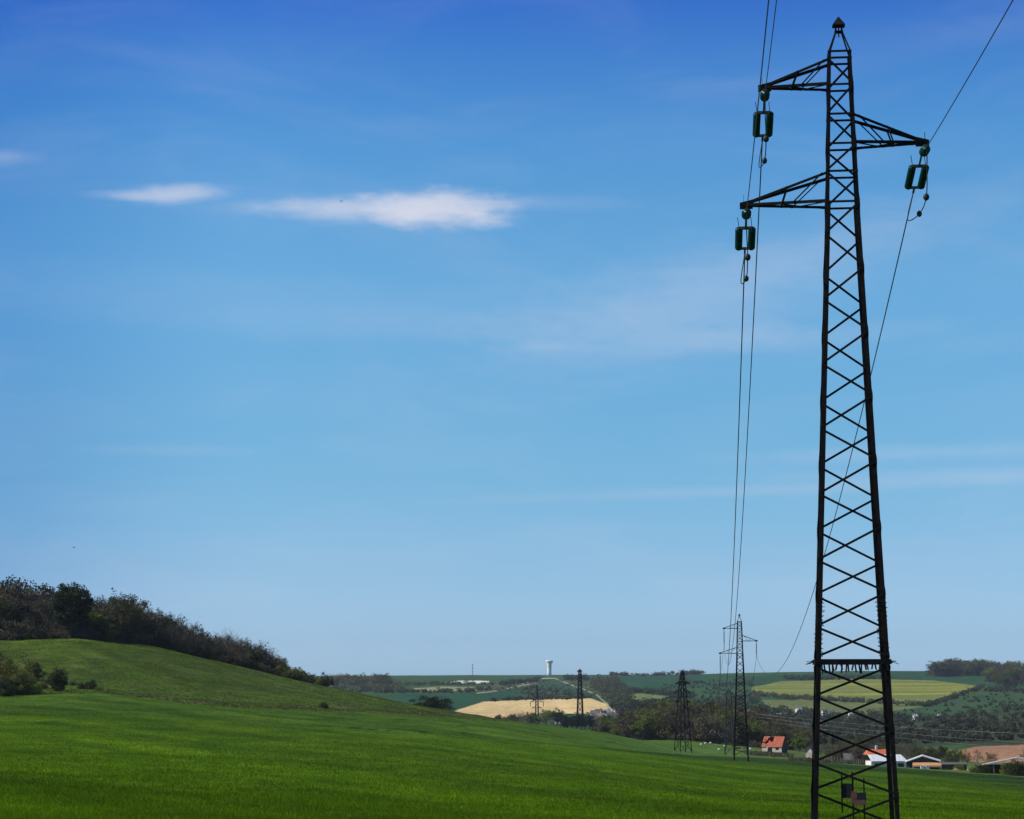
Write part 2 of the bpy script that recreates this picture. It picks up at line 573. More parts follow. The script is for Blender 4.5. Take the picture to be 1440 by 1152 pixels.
def H(X, Y, rough=True):
    X, Y = np.asarray(X, float), np.asarray(Y, float)
    r = np.hypot(X, Y) + 1e-6
    a = np.clip(np.arctan2(X, Y), -R(21), R(21))
    Ye = r * np.cos(a)
    c = 720 + F * 1.008 * np.tan(a)
    gx = np.clip((c - GX[0]) / 10.0, 0, len(GX) - 1.001)
    gy = np.clip((np.log(np.maximum(Ye, 1.0)) - GL[0]) / (GL[1] - GL[0]), 0, len(GL) - 1.001)
    i, j = gx.astype(int), gy.astype(int)
    fx, fy = gx - i, gy - j
    z = (_ZT[i, j] * (1 - fx) + _ZT[i + 1, j] * fx) * (1 - fy) + (_ZT[i, j + 1] * (1 - fx) + _ZT[i + 1, j + 1] * fx) * fy
    z = z - np.maximum(0, r - 5200) * 0.004
    if rough:
        k = np.clip((r - 25) / 60, 0, 1) * np.clip((1400 - r) / 700, 0, 1)
        hill = np.clip((c < 700) * (r - 400) / 60.0, 0, 1)
        z = z + k * (0.16 * fbm(X / 16, Y / 26, 3) + 0.05 * fbm(X / 3.1, Y / 4.5, 2)) + k * hill * (0.35 * fbm(X / 9, Y / 7, 3))
        far = np.clip((r - 1500) / 600, 0, 1)
        z = z + far * 1.6 * fbm(X / 140, Y / 260, 3)
    return z


def ground(x, Y):
    """point of the land in the photo's column x at forward distance Y"""
    X = (x - 720) / F / 1.008 * Y
    return Vector((X, Y, float(H(X, Y))))


_march = np.exp(np.linspace(math.log(20), math.log(5600), 6000))


def on(x, y, ymin=20):
    """first point of the land met by the ray through pixel (x, y)"""
    p = P(x, y, 1.0) - Vector((0, 0, EYE))
    X, Z = p.x * _march, EYE + p.z * _march
    h = H(X, _march)
    ok = np.nonzero((Z <= h) & (_march > ymin))[0]
    i = ok[0] if len(ok) else len(_march) - 1
    return Vector((X[i], _march[i], h[i]))


# colours of the land ---------------------------------------------------------
def inpoly(x, y, poly):
    n = len(poly)
    r = np.zeros(x.shape, bool)
    j = n - 1
    for i in range(n):
        xi, yi = poly[i]
        xj, yj = poly[j]
        if yi != yj:
            r ^= ((yi > y) != (yj > y)) & (x < (xj - xi) * (y - yi) / (yj - yi) + xi)
        j = i
    return r


def pline(x, pts):
    return np.interp(x, [p[0] for p in pts], [p[1] for p in pts])


L1 = [(-400, 985), (0, 990), (200, 996), (400, 1010), (600, 1031), (750, 1044), (900, 1057), (960, 1061), (1050, 1065), (1130, 1069), (1200, 1076), (1320, 1083), (1440, 1093), (1800, 1120)]
LB = [(600, 1032), (750, 1046), (900, 1060), (960, 1067), (1040, 1073), (1130, 1081), (1250, 1089), (1340, 1096), (1440, 1110), (1800, 1140)]
L2 = [(-400, 975), (0, 980), (150, 975), (300, 992), (450, 999), (600, 1006), (700, 1013), (800, 1023), (900, 1034), (1000, 1046), (1100, 1056), (1200, 1062), (1440, 1085)]
C_CROP = (0.060, 0.118, 0.0015)
C_CROP2 = (0.054, 0.104, 0.009)
C_SHADE_STRIP = (0.026, 0.054, 0.009)
C_HILL = (0.050, 0.086, 0.009)
C_BAND = (0.072, 0.076, 0.026)
C_PAST = (0.085, 0.125, 0.030)
C_FAR = (0.034, 0.080, 0.026)
FAR_ZONES = [   # (polygon in photo pixels, base colour)
    ([(1010, 1010), (1440, 1000), (1440, 1062), (1200, 1066), (1010, 1050)], (0.040, 0.052, 0.026)),     # valley floor
    ([(450, 985), (560, 976), (640, 976), (720, 967), (760, 962), (850, 968), (870, 985), (640, 1002), (560, 1000)], (0.020, 0.066, 0.030)),
    ([(580, 968), (620, 965), (690, 966), (668, 972), (590, 973)], (0.24, 0.25, 0.11)),                  # pale strip field
    ([(622, 960), (648, 957), (690, 958), (695, 960), (672, 961), (650, 961)], (0.62, 0.58, 0.52)),          # chalk
    ([(692, 960), (745, 956), (760, 962), (700, 973), (670, 975)], (0.07, 0.085, 0.04)),
    ([(638, 1000), (680, 987), (726, 985), (780, 982), (830, 982), (852, 990), (860, 1003), (790, 1004), (700, 1010), (640, 1006)], (0.56, 0.41, 0.20)),
    ([(760, 958), (775, 953), (830, 972), (850, 982), (760, 983), (730, 980)], (0.030, 0.070, 0.036)),
    ([(780, 953), (850, 953), (880, 985), (850, 985), (820, 968)], (0.06, 0.08, 0.035)),
    ([(860, 952), (990, 948), (1060, 950), (1060, 965), (960, 968), (930, 975), (870, 970)], (0.022, 0.070, 0.030)),
    ([(862, 976), (900, 975), (950, 980), (950, 990), (900, 994), (880, 988)], (0.13, 0.16, 0.055)),          # mid green field
    ([(950, 985), (1060, 975), (1060, 1000), (950, 1002)], (0.022, 0.062, 0.036)),
    ([(1055, 966), (1100, 957), (1200, 954), (1310, 957), (1390, 966), (1365, 975), (1310, 992), (1180, 993), (1060, 975)], (0.20, 0.21, 0.045)),  # rape field
    ([(1000, 955), (1070, 950), (1440, 938), (1440, 962), (1390, 966), (1310, 957), (1200, 955), (1100, 958), (1056, 967), (1000, 975)], (0.024, 0.066, 0.026)),
    ([(1300, 942), (1390, 942), (1400, 947), (1350, 946)], (0.50, 0.42, 0.31)),                             # stubble by the wood
    ([(1070, 984), (1170, 986), (1240, 993), (1300, 994), (1240, 1004), (1130, 1003), (1080, 995)], (0.12, 0.14, 0.05)),
    ([(1240, 1002), (1310, 993), (1400, 972), (1440, 966), (1440, 990), (1330, 1010)], (0.035, 0.070, 0.028)),
    ([(1352, 1056), (1370, 1050), (1440, 1047), (1440, 1078), (1352, 1070)], (0.31, 0.165, 0.10)),          # ploughed field
    ([(1300, 1050), (1352, 1047), (1368, 1050), (1350, 1058), (1300, 1060)], (0.045, 0.095, 0.03)),
]
TRACKS = [([(735, 962), (745, 957), (766, 954), (780, 954), (800, 962), (822, 970), (840, 978), (853, 990)], 0.65),
          ([(670, 975), (690, 973), (720, 967), (745, 962)], 0.45), ([(853, 990), (862, 1001), (872, 1001)], 1.4),
          ([(1060, 1006), (1100, 1003), (1130, 1003)], 0.7)]


def land_colour(X, Y, Z):
    px, py = project(X, Y, Z)
    n1 = fbm(X / 22, Y / 22, 4)
    n2 = fbm(X / 5, Y / 5, 3)
    pj = py + 3.0 * n1 * np.clip(400 / np.maximum(Y, 60), 0, 1.0)
    col = np.empty(X.shape + (3,))
    near = Y < 760
    col[:] = C_FAR
    mid = (Y < 1150) & (px > 840)
    col[mid] = C_PAST
    col[near] = C_HILL
    hillz = near & (pj < pline(px, L2)) & (px < 900)
    t = np.clip((n2 + 0.25 * n1 + 0.15) * 1.6, 0, 1)[..., None]
    hc = np.array(C_HILL) * (1 - t) + np.array((0.068, 0.088, 0.020)) * t
    col[hillz] = hc[hillz]
    band = near & (px > 150) & (px < 880) & (pj > pline(px, L2) - 7 - 3 * n2) & (pj < pline(px, L2) + 1)
    bt = np.clip(0.5 + 1.5 * n2, 0, 1)[..., None]
    bc = np.array(C_BAND) * bt + np.array(C_HILL) * 0.75 * (1 - bt)
    col[band] = bc[band]
    c2 = (Y < 900) & (pj >= pline(px, L2)) & (px < 1010)
    col[c2] = C_CROP2
    past = (Y > 360) & (Y < 1150) & (px > 780) & (pj < pline(px, L1))
    pt = np.clip(0.45 + 1.3 * n1, 0, 1)[..., None]
    pc = np.array((0.075, 0.135, 0.026)) * (1 - pt) + np.array((0.105, 0.115, 0.045)) * pt
    wgt = np.clip((px - 960) / 80, 0, 1)[..., None]
    pc = np.array((0.070, 0.135, 0.022)) * (1 - wgt) + pc * wgt
    wp = np.clip((px - 790 + 60 * n1) / 170, 0, 1)[..., None]
    pc = col * (1 - wp) + pc * wp
    col[past] = pc[past]
    # crop in front, and shade on its far margin painted in as a darker strip
    crop = (Y < 640) & (pj >= pline(px, L1))
    e = np.clip((pj - pline(px, L1)) / 24, 0, 1) * np.clip((760 - px) / 300, 0, 1) + np.clip((px - 460) / 300, 0, 1)
    e = np.clip(e, 0, 1)[..., None]
    cc = np.array(C_CROP2) * (1 - e) + np.array(C_CROP) * e
    col[crop] = cc[crop]
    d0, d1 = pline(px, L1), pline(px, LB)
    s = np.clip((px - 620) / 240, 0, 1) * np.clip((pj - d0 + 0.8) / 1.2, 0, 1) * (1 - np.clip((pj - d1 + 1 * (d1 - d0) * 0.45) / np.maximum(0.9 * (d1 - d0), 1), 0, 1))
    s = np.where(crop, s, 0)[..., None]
    col = col * (1 - s) + np.array(C_SHADE_STRIP) * s
    # darker patches of thick crop
    for cx, cy, rx, ry in ((500, 1024, 12, 2.6), (520, 1026, 13, 2.0), (546, 1028, 6, 1.5), (595, 1030, 6, 1.8), (565, 1012, 12, 1.0), (590, 1014, 12, 1.0), (650, 1021, 8, 1.0), (860, 1044, 7, 1.0), (890, 1058, 7, 1.0), (497, 1012, 9, 1.0), (652, 1031, 5, 1.0)):
        d = ((px - cx) / rx) ** 2 + ((py - cy + 0.06 * (px - cx) * 0) / ry) ** 2 + 1.5 * n2
        k = np.where(Y < 760, np.clip(1.3 - d, 0, 1), 0)[..., None] * 0.75
        col = col * (1 - k) + np.array((0.016, 0.032, 0.012)) * k
    # far fields
    far = Y > 1000
    fj = fbm(X / 60, Y / 160, 3)
    for poly, c in FAR_ZONES:
        m = inpoly(px, py + 0.8 * fj, poly) & (Y > (680 if c[0] > 0.3 and poly[0][0] > 1340 else 1000)) & (far | (poly[0][0] > 1290))
        mm = (1 + 0.28 * fj + 0.18 * fbm(X / 18, Y / 500, 2))[..., None]
        cc = np.array(c) * mm
        if c == (0.20, 0.21, 0.045):
            yy = np.clip(fbm(X / 260, Y / 75, 3) * 2.2 + 0.10 - np.abs(py - 975) / 40, 0, 1)[..., None]
            cc = np.array((0.135, 0.165, 0.045)) * (1 - yy) + np.array((0.27, 0.26, 0.03)) * yy
        col[m] = cc[m]
    for pts, w in TRACKS:
        for (xa, ya), (xb, yb) in zip(pts[:-1], pts[1:]):
            t = np.clip(((px - xa) * (xb - xa) + (py - ya) * (yb - ya)) / ((xb - xa) ** 2 + (yb - ya) ** 2), 0, 1)
            d = np.hypot(px - xa - t * (xb - xa), py - ya - t * (yb - ya))
            m = far & (d < w)
            col[m] = (0.34, 0.32, 0.22)
    # broad lighter and darker drifts of the stand
    k = np.clip((1000 - Y) / 300, 0, 1)
    uu, vv = 0.88 * X + 0.47 * Y, 0.47 * X - 0.88 * Y
    dr = 0.55 * fbm(uu / 4.5, vv / 55, 3) + 0.30 * fbm(uu / 15, vv / 40 + 7, 3) + 0.16 * fbm(X / 2.4, Y / 6, 3) + 0.22 * fbm(X / 60, Y / 40, 2)
    col = col * (1 + k * np.clip(dr * np.where(Y > 400, 0.62, 0.9), -0.6, 0.6))[..., None]
    return np.clip(col, 0.003, 0.9)


a_in = np.linspace(R(-15.2), R(15.2), 900)
a_out = np.concatenate([np.linspace(R(-180), R(-15.2), 70)[:-1], a_in, np.linspace(R(15.2), R(180), 70)[1:]])
r_rows = np.concatenate([[0.3], np.exp(np.linspace(math.log(2), math.log(60), 24)), np.exp(np.linspace(math.log(62), math.log(1000), 300)),
                         np.linspace(1010, 5200, 330), np.linspace(5400, 11000, 12)])
AA, RR = np.meshgrid(a_out, r_rows)
GXX, GYY = RR * np.sin(AA), RR * np.cos(AA)
GZZ = H(GXX, GYY)
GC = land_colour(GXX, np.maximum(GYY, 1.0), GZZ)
nr, nc = AA.shape
idx = np.arange(nr * nc).reshape(nr, nc)
Fq = np.stack([idx[:-1, :-1], idx[:-1, 1:], idx[1:, 1:], idx[1:, :-1]], -1).reshape(-1, 4)[:, ::-1]


def ground_material():
    m = bpy.data.materials.new('land')
    m.use_nodes = True
    nt = m.node_tree
    b = nt.nodes['Principled BSDF']
    b.inputs['Roughness'].default_value = 0.9
    b.inputs['Specular IOR Level'].default_value = 0.02
    L = nt.links.new
    at = nt.nodes.new('ShaderNodeVertexColor')
    at.layer_name = 'tint'
    tc = nt.nodes.new('ShaderNodeTexCoord')

    def nz(scale, det, sxyz=(1, 1, 1), rot=0.0, rough=0.6):
        mp = nt.nodes.new('ShaderNodeMapping')
        mp.inputs['Scale'].default_value = sxyz
        mp.inputs['Rotation'].default_value = (0, 0, rot)
        L(tc.outputs['Object'], mp.inputs[0])
        n = nt.nodes.new('ShaderNodeTexNoise')
        n.inputs['Scale'].default_value = scale
        n.inputs['Detail'].default_value = det
        n.inputs['Roughness'].default_value = rough
        L(mp.outputs[0], n.inputs['Vector'])
        return n.outputs['Fac']

    def mrange(v, a, b_, c, d):
        n = nt.nodes.new('ShaderNodeMapRange')
        for k, x in zip(('From Min', 'From Max', 'To Min', 'To Max'), (a, b_, c, d)):
            n.inputs[k].default_value = x
        L(v, n.inputs['Value'])
        return n.outputs[0]

    def mul(a, b_):
        n = nt.nodes.new('ShaderNodeMath')
        n.operation = 'MULTIPLY'
        L(a, n.inputs[0])
        L(b_, n.inputs[1])
        return n.outputs[0]

    fine = nz(1.3, 6, (1, 0.22, 1), 0.1, 0.75)
    mids = nz(0.2, 5, (1, 0.3, 1), -0.2)
    band = nz(0.05, 4, (0.5, 1.7, 1), 0.22)
    grain = nz(6.5, 4, (1, 0.16, 1), 0.1, 0.7)
    f0 = mrange(grain, 0.3, 0.7, 0.62, 1.38)
    f = mul(mul(mrange(fine, 0.3, 0.7, 0.6, 1.4), mrange(mids, 0.3, 0.7, 0.72, 1.28)), mrange(band, 0.35, 0.65, 0.88, 1.12))
    f = mul(f, f0)
    s = nt.nodes.new('ShaderNodeVectorMath')
    s.operation = 'SCALE'
    L(at.outputs['Color'], s.inputs[0])
    L(f, s.inputs['Scale'])
    # yellower where the stand is bright
    hs = nt.nodes.new('ShaderNodeHueSaturation')
    L(mrange(mids, 0.3, 0.7, 0.515, 0.488), hs.inputs['Hue'])
    L(s.outputs[0], hs.inputs['Color'])
    L(hs.outputs[0], b.inputs['Base Color'])
    bp = nt.nodes.new('ShaderNodeBump')
    bp.inputs['Distance'].default_value = 0.25
    bp.inputs['Strength'].default_value = 0.9
    L(fine, bp.inputs['Height'])
    L(bp.outputs[0], b.inputs['Normal'])
    return m


gmat = ground_material()
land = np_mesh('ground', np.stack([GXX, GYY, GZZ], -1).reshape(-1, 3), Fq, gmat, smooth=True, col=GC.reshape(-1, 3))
tag(land, kind='structure')

# young wheat blades of the near field -------------------------------------------------------------
def blades(name, n, x0, x1, y0, y1, hmin, hmax, wid, colf, m, kind_label):
    xs = rng.uniform(x0, x1, n)
    # sample distances so that the blades are evenly dense in the view, on the land itself
    Ys = np.exp(rng.uniform(math.log(y0), math.log(y1), n))
    Ys = y0 * y1 / (y1 - rng.random(n) * (y1 - y0))
    X = (xs - 720) / F / 1.008 * Ys
    Z = H(X, Ys)
    a = rng.uniform(0, 2 * math.pi, n)
    h = rng.uniform(hmin, hmax, n) * (0.75 + 0.5 * (fbm(X / 3, Ys / 3, 3) + 0.5))
    w = wid * rng.uniform(0.6, 1.4, n) * (Ys / y0) ** 0.5
    lean = rng.normal(0, 0.32, (n, 2)) * h[:, None]
    dx, dy = np.cos(a) * w / 2, np.sin(a) * w / 2
    V = np.empty((n, 5, 3))
    V[:, 0] = np.stack([X - dx, Ys - dy, Z - 0.03], -1)
    V[:, 1] = np.stack([X + dx, Ys + dy, Z - 0.03], -1)
    V[:, 2] = np.stack([X - dx * 0.8 + lean[:, 0] * 0.4, Ys - dy * 0.8 + lean[:, 1] * 0.4, Z + h * 0.6], -1)
    V[:, 3] = np.stack([X + dx * 0.8 + lean[:, 0] * 0.4, Ys + dy * 0.8 + lean[:, 1] * 0.4, Z + h * 0.6], -1)
    V[:, 4] = np.stack([X + lean[:, 0] * 1.2, Ys + lean[:, 1] * 1.2, Z + h], -1)
    b = (np.arange(n) * 5)[:, None]
    T = np.concatenate([b + np.array([[0, 1, 3]]), b + np.array([[0, 3, 2]]), b + np.array([[2, 3, 4]])], 0)
    c = colf(X, Ys, Z)
    c = np.clip(c * (1.22 + 0.22 * np.clip((115 - Ys) / 45, 0, 1))[:, None] * rng.uniform(0.7, 1.3, (n, 1)) * np.stack([rng.uniform(0.85, 1.25, n), np.ones(n), rng.uniform(0.6, 1.1, n)], -1), 0.002, 0.6)  # nearest blades coloured lighter to offset the shade between them
    o = np_mesh(name, V.reshape(-1, 3), T, m, col=np.repeat(c, 5, 0))
    return tag(o, kind_label[0], kind_label[1], kind='stuff')


M['blade'] = mat('wheat_blades', (0.05, 0.1, 0.01), 0.8, 0.12, 0.22, spec=0.03, tint=True, aniso=(0.7, 1.4, 1))
_nt = M['blade'].node_tree
_b = _nt.nodes['Principled BSDF']
_tr = _nt.nodes.new('ShaderNodeBsdfTranslucent')
_nt.links.new(_b.inputs['Base Color'].links[0].from_socket, _tr.inputs[0])
_mx = _nt.nodes.new('ShaderNodeMixShader')
_mx.inputs[0].default_value = 0.3
_nt.links.new(_b.outputs[0], _mx.inputs[1])
_nt.links.new(_tr.outputs[0], _mx.inputs[2])
_nt.links.new(_mx.outputs[0], _nt.nodes['Material Output'].inputs['Surface'])
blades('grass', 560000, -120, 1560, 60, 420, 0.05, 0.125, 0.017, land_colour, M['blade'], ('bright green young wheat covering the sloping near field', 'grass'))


# rough grass and scrub along the foot of the hill
def tufts(name, pts, hs, m, label, cat, nb=26, spread=1.1):
    """dense small tufts of upright faces, one mass"""
    V, T = [], []
    for (p, h) in zip(pts, hs):
        n = nb
        a = rng.uniform(0, 2 * math.pi, n)
        rr = rng.random(n) ** 0.5 * spread * h
        c = np.stack([p[0] + rr * np.cos(a), p[1] + rr * np.sin(a), np.full(n, p[2])], -1)
        hh = h * rng.uniform(0.4, 1.0, n)
        d = rng.normal(0, 0.3, (n, 3)) * hh[:, None]
        d[:, 2] = hh
        w = np.stack([np.cos(a * 3.1), np.sin(a * 3.1), np.zeros(n)], -1) * (0.12 * h + 0.05)
        V.append(np.stack([c - w, c + w, c + d], 1).reshape(-1, 3))
    V = np.concatenate(V)
    T = np.arange(len(V)).reshape(-1, 3)
    o = np_mesh(name, V, T, m)
    return tag(o, label, cat, kind='stuff')


pts, hs = [], []
for k in range(650):
    x = rng.uniform(150, 880)
    y = pline(x, L2) - abs(rng.normal(0, 3.0)) + 1.5
    p = on(x, y, 250)
    if p.y < 720:
        pts.append(p)
        hs.append(rng.uniform(0.08, 0.26) * (2.4 if rng.random() < 0.05 else 1))
tufts('rough_grass', pts, hs, M['rough'], 'brownish rough grass and weeds along the field edge below the hill', 'rough grass')

M['hillgrass'] = leaf_mat('hill_grass', (0.072, 0.104, 0.018), 0.5, 0.25, trans=0.5)
pts, hs = [], []
for k in range(15000):
    x = rng.uniform(-40, 640)
    Yk = rng.uniform(385, 630)
    X_ = (x - 720) / F / 1.008 * Yk
    z_ = float(H(X_, Yk))
    py_ = project(X_, Yk, z_)[1]
    if py_ < pline(x, L2) and fbm(np.array(X_ / 12), np.array(Yk / 12), 3) > -0.15:
        pts.append(Vector((X_, Yk, z_)))
        hs.append(rng.uniform(0.07, 0.20))
tufts('hill_grass', pts, hs, M['hillgrass'], 'rough tussocky grass on the slope of the left hill', 'grass', 9, 1.3)

# ------------------------------------------------------------------ the big lattice tower in front
D1 = 77.0
TH = R(-6.25)                              # turned to face along the power line
_fc = P(1204.5, 1152, D1 - 1.5)
ax1 = Vector((_fc.x + 1.5 * math.sin(-TH), _fc.y + 1.5 * math.cos(TH), 0))
T1 = Vector((ax1.x, ax1.y, float(H(ax1.x, ax1.y))))
zf = lambda y, half: P(1190, y, T1.y - half).z           # height of a front-face point seen at photo row y
Z_TIP = P(1180, 24, T1.y).z
z1152, z283, z71 = zf(1152, 1.5), zf(283, 0.6), zf(71.5, 0.45)
NODES = [71.5, 80.6, 118, 159.5, 201, 240, 283, 328, 375, 420.5, 465, 511, 556, 602, 647, 694, 740, 787.5, 833, 881, 925, 936, 979, 1025, 1072, 1119, 1168]


def node_drop():
    out = []
    for y in NODES:
        half = 0.44 if y < 80 else 0.6 + 0.9 * max(0, (y - 283)) / 869.0 if y > 283 else 0.45 + 0.15 * (y - 71) / 212
        out.append(Z_TIP - zf(y, half))
    return out


DROP = node_drop()
DZ71, DZ283, DZ1152 = Z_TIP - z71, Z_TIP - z283, Z_TIP - z1152


def half_at(d):
    """half width of the body at a drop d below the tip"""
    if d < DZ283:
        return 0.425 + (0.598 - 0.425) * (d - DZ71) / (DZ283 - DZ71)
    return 0.598 + (1.495 - 0.598) * (d - DZ283) / (DZ1152 - DZ283)


ARMS = [  # side, top-chord node, bottom-chord node, tip distance from the axis
    (-1, 1, 2, 2.98), (1, 3, 4, 3.18), (-1, 5, 6, 3.72)]


def lattice_tower(label, loc, rz, height, steel, detail=True, leg_w=0.115, brace=0.082, group=None, guard=True):
    root = empty('lattice_tower', loc, rz)
    tag(root, label, 'lattice tower', group)
    zt = height                     # local height of the tip
    S = lambda k: zt - k
    base_d = height - 0.0
    corners = [(-1, -1), (1, -1), (1, 1), (-1, 1)]
    cpt = lambda c, d: Vector((c[0] * half_at(d), c[1] * half_at(d), S(d)))
    # legs
    dk = [DZ71, DZ283, base_d + 0.4]
    pk_d, nk_d = Z_TIP - P(1180, 45, T1.y).z, Z_TIP - P(1180, 37, T1.y).z
    for c in corners:
        m = MB()
        pts = [Vector((c[0] * 0.14, c[1] * 0.14, S(nk_d))), Vector((c[0] * 0.14, c[1] * 0.14, S(pk_d)))] + [cpt(c, d) for d in dk]
        for p, q in zip(pts[:-1], pts[1:]):
            w = leg_w if p.z < S(DZ71) + 0.01 else leg_w * 0.5
            if p.z < S(DZ283) + 0.01:
                w = leg_w * 1.4
            m.angle(p, q, (-c[0], 0, 0), (0, -c[1], 0), w, 0.016 if detail else 0.03)
        m.build('leg', steel, root)
    # one zigzag of lacing per face, with the horizontals
    ends = [d for d in DROP if d < base_d - 0.3]
    nodes = ends[1:]
    nodes = [d for i, d in enumerate(nodes) if not (abs(d - DROP[21]) < 1e-6 and detail and False)]
    horiz = [DROP[0], DROP[1], DROP[2], DROP[3], DROP[4], DROP[5], DROP[6]]
    faces = [((-1, -1), (1, -1), (0, -1)), ((-1, 1), (1, 1), (0, 1)), ((-1, -1), (-1, 1), (-1, 0)), ((1, -1), (1, 1), (1, 0))]
    for fi, (ca, cb, nrm) in enumerate(faces):
        m = MB()
        t = brace
        nv = Vector((nrm[0], nrm[1], 0.05))
        inn = -0.02
        for d in horiz:
            a, b = cpt(ca, d), cpt(cb, d)
            m.bar(a, b, t, 0.02 if detail else t * 0.6, up=nv)
        flip = 0 if fi in (0, 2) else 1
        for i in range(len(nodes) - 1):
            if i == 19 and detail:
                continue                         # the guard frame sits here
            d0, d1 = nodes[i], nodes[i + 1]
            k = (i + flip) % 2
            if i >= 20:
                k = 1 - k
            a, b = (cpt(ca, d0 + 0.03), cpt(cb, d1 - 0.03)) if k == 0 else (cpt(cb, d0 + 0.03), cpt(ca, d1 - 0.03))
            off = Vector((nrm[0], nrm[1], 0)) * 0.012
            m.bar(a + off, b + off, t, 0.02 if detail else t * 0.6, up=nv)
        m.build('lattice', steel, root)
    # cross arms
    for s, kt, kb, L in ARMS:
        m = MB()
        dt, db = DROP[kt], DROP[kb]
        ht, hb = half_at(dt), half_at(db)
        zt_, zb_ = S(dt), S(db)
        tip = Vector((s * L, 0, zb_ + 0.02))
        tiptop = Vector((s * (L - 0.42), 0, zb_ + 0.26))
        for e in (-1, 1):
            A, B = Vector((s * ht, e * ht, zt_)), Vector((s * hb, e * hb, zb_))
            tp = tip + Vector((0, e * 0.06, 0))
            tt = tiptop + Vector((0, e * 0.08, 0))
            m.angle(A, tt, (0, -e, 0), (0, 0, -1), 0.10, 0.014)
            m.angle(B, tp, (0, -e, 0), (0, 0, 1), 0.10, 0.014)
            f1, f2 = 0.50, 0.60
            q1, u1 = B.lerp(tp, 0.52), A.lerp(tt, 0.53)
            m.bar(q1, u1, 0.07, 0.05)
            q2, u2 = B.lerp(tp, 0.40), A.lerp(tt, 0.06)
            m.bar(q2, u2, 0.06, 0.04)
        # plan bracing between the two bottom chords, and the tip plate
        b0, b1 = Vector((s * hb, -hb, zb_)), Vector((s * hb, hb, zb_))
        m.bar(b0, b1.lerp(tip, 0.40), 0.06, 0.03)
        m.bar(b1, b0.lerp(tip, 0.52), 0.06, 0.03)
        m.bar(b0.lerp(tip, 0.52), b1.lerp(tip, 0.52), 0.05, 0.04)
        xa, xb = sorted((s * (L - 0.45), s * (L + 0.03)))
        m.add([(xa, -0.10, zb_ - 0.06), (xb, -0.08, zb_ - 0.06), (xb, 0.08, zb_ - 0.06), (xa, 0.10, zb_ - 0.06),
               (xa, -0.10, zb_ + (0.30 if s > 0 else 0.13)), (xb, -0.08, zb_ + (0.13 if s > 0 else 0.30)), (xb, 0.08, zb_ + (0.13 if s > 0 else 0.30)), (xa, 0.10, zb_ + (0.30 if s > 0 else 0.13))][0:0] or
              [(xa, -0.10, zb_ - 0.06), (xb, -0.08, zb_ - 0.06), (xb, 0.08, zb_ - 0.06), (xa, 0.10, zb_ - 0.06),
               (xa, -0.10, zb_ + (0.15 if s < 0 else 0.27)), (xb, -0.08, zb_ + (0.27 if s < 0 else 0.15)), (xb, 0.08, zb_ + (0.27 if s < 0 else 0.15)), (xa, 0.10, zb_ + (0.15 if s < 0 else 0.27))],
              [(0, 3, 2, 1), (4, 5, 6, 7), (0, 1, 5, 4), (1, 2, 6, 5), (2, 3, 7, 6), (3, 0, 4, 7)])
        m.bar((s * (L - 0.2), 0, zb_ - 0.05), (s * (L - 0.2), 0, zb_ - 0.22), 0.06, 0.05)
        if detail:
            for e in (-1, 1):
                m.bar((s * (L - 0.12), e * 0.05, zb_ + 0.1), (s * (L - 0.12), e * 0.05, zb_ + 0.45), 0.015)
        m.build('crossarm', steel, root)
    # pointed cap
    m = MB()
    zc = S(nk_d)
    r = 0.235
    m.add([(-r, -r, zc), (r, -r, zc), (r, r, zc), (-r, r, zc), (-0.02, -0.02, zt), (0.02, -0.02, zt), (0.02, 0.02, zt), (-0.02, 0.02, zt)],
          [(0, 3, 2, 1), (0, 1, 5, 4), (1, 2, 6, 5), (2, 3, 7, 6), (3, 0, 4, 7), (4, 5, 6, 7)])
    m.bar((0, 0, zc + 0.1), (0, 0, zc - 0.42), 0.045)
    m.box((-0.16, -0.16, S(pk_d) - 0.02), (0.16, 0.16, S(pk_d) + 0.01))
    m.build('pointed_cap', steel, root)
    if detail:
        # anti-climbing frame with spikes
        dg = (DROP[20] + DROP[21]) / 2
        h = half_at(dg) + 0.04
        zg = S(dg)
        m = MB()
        for a, b in (((-h, -h), (h, -h)), ((h, -h), (h, h)), ((h, h), (-h, h)), ((-h, h), (-h, -h))):
            m.bar((a[0], a[1], zg), (b[0], b[1], zg), 0.05, 0.18)
        rr = random.Random(5)
        for e in (-1, 1):
            for k in range(11):
                x = -h + 0.2 + (2 * h - 0.4) * (k + rr.uniform(-0.25, 0.25)) / 10
                m.bar((x, e * (h + 0.0), zg - 0.08), (x + rr.uniform(-0.06, 0.06), e * (h + 0.12), zg - rr.uniform(0.26, 0.46)), 0.055, 0.03)
        for sx in (-1, 1):
            for k in range(7):
                y = -h + 0.2 + (2 * h - 0.4) * k / 6
                m.bar((sx * (h - 0.02), y, zg + 0.02), (sx * (h + rr.uniform(0.15, 0.3)), y + rr.uniform(-.05, .05), zg - rr.uniform(-0.06, 0.1)), 0.035, 0.02)
        m.build('anti_climb_guard', steel, root)
        for c in corners:
            w = MB()
            pts = []
            for k in range(150):
                d = DROP[18] + 0.2 + k * 0.014
                q = cpt(c, d) - Vector((c[0] * 0.10, c[1] * 0.10, 0))
                rad = 0.105 + 0.035 * math.sin(k * 1.7) + rr.uniform(-0.02, 0.02)
                pts.append(q + Vector((math.cos(k * 0.55) * rad, math.sin(k * 0.55) * rad, rr.uniform(-0.03, 0.03))))
            w.tube(pts, 0.011, 4)
            w.build('barbed_wire', steel, root)
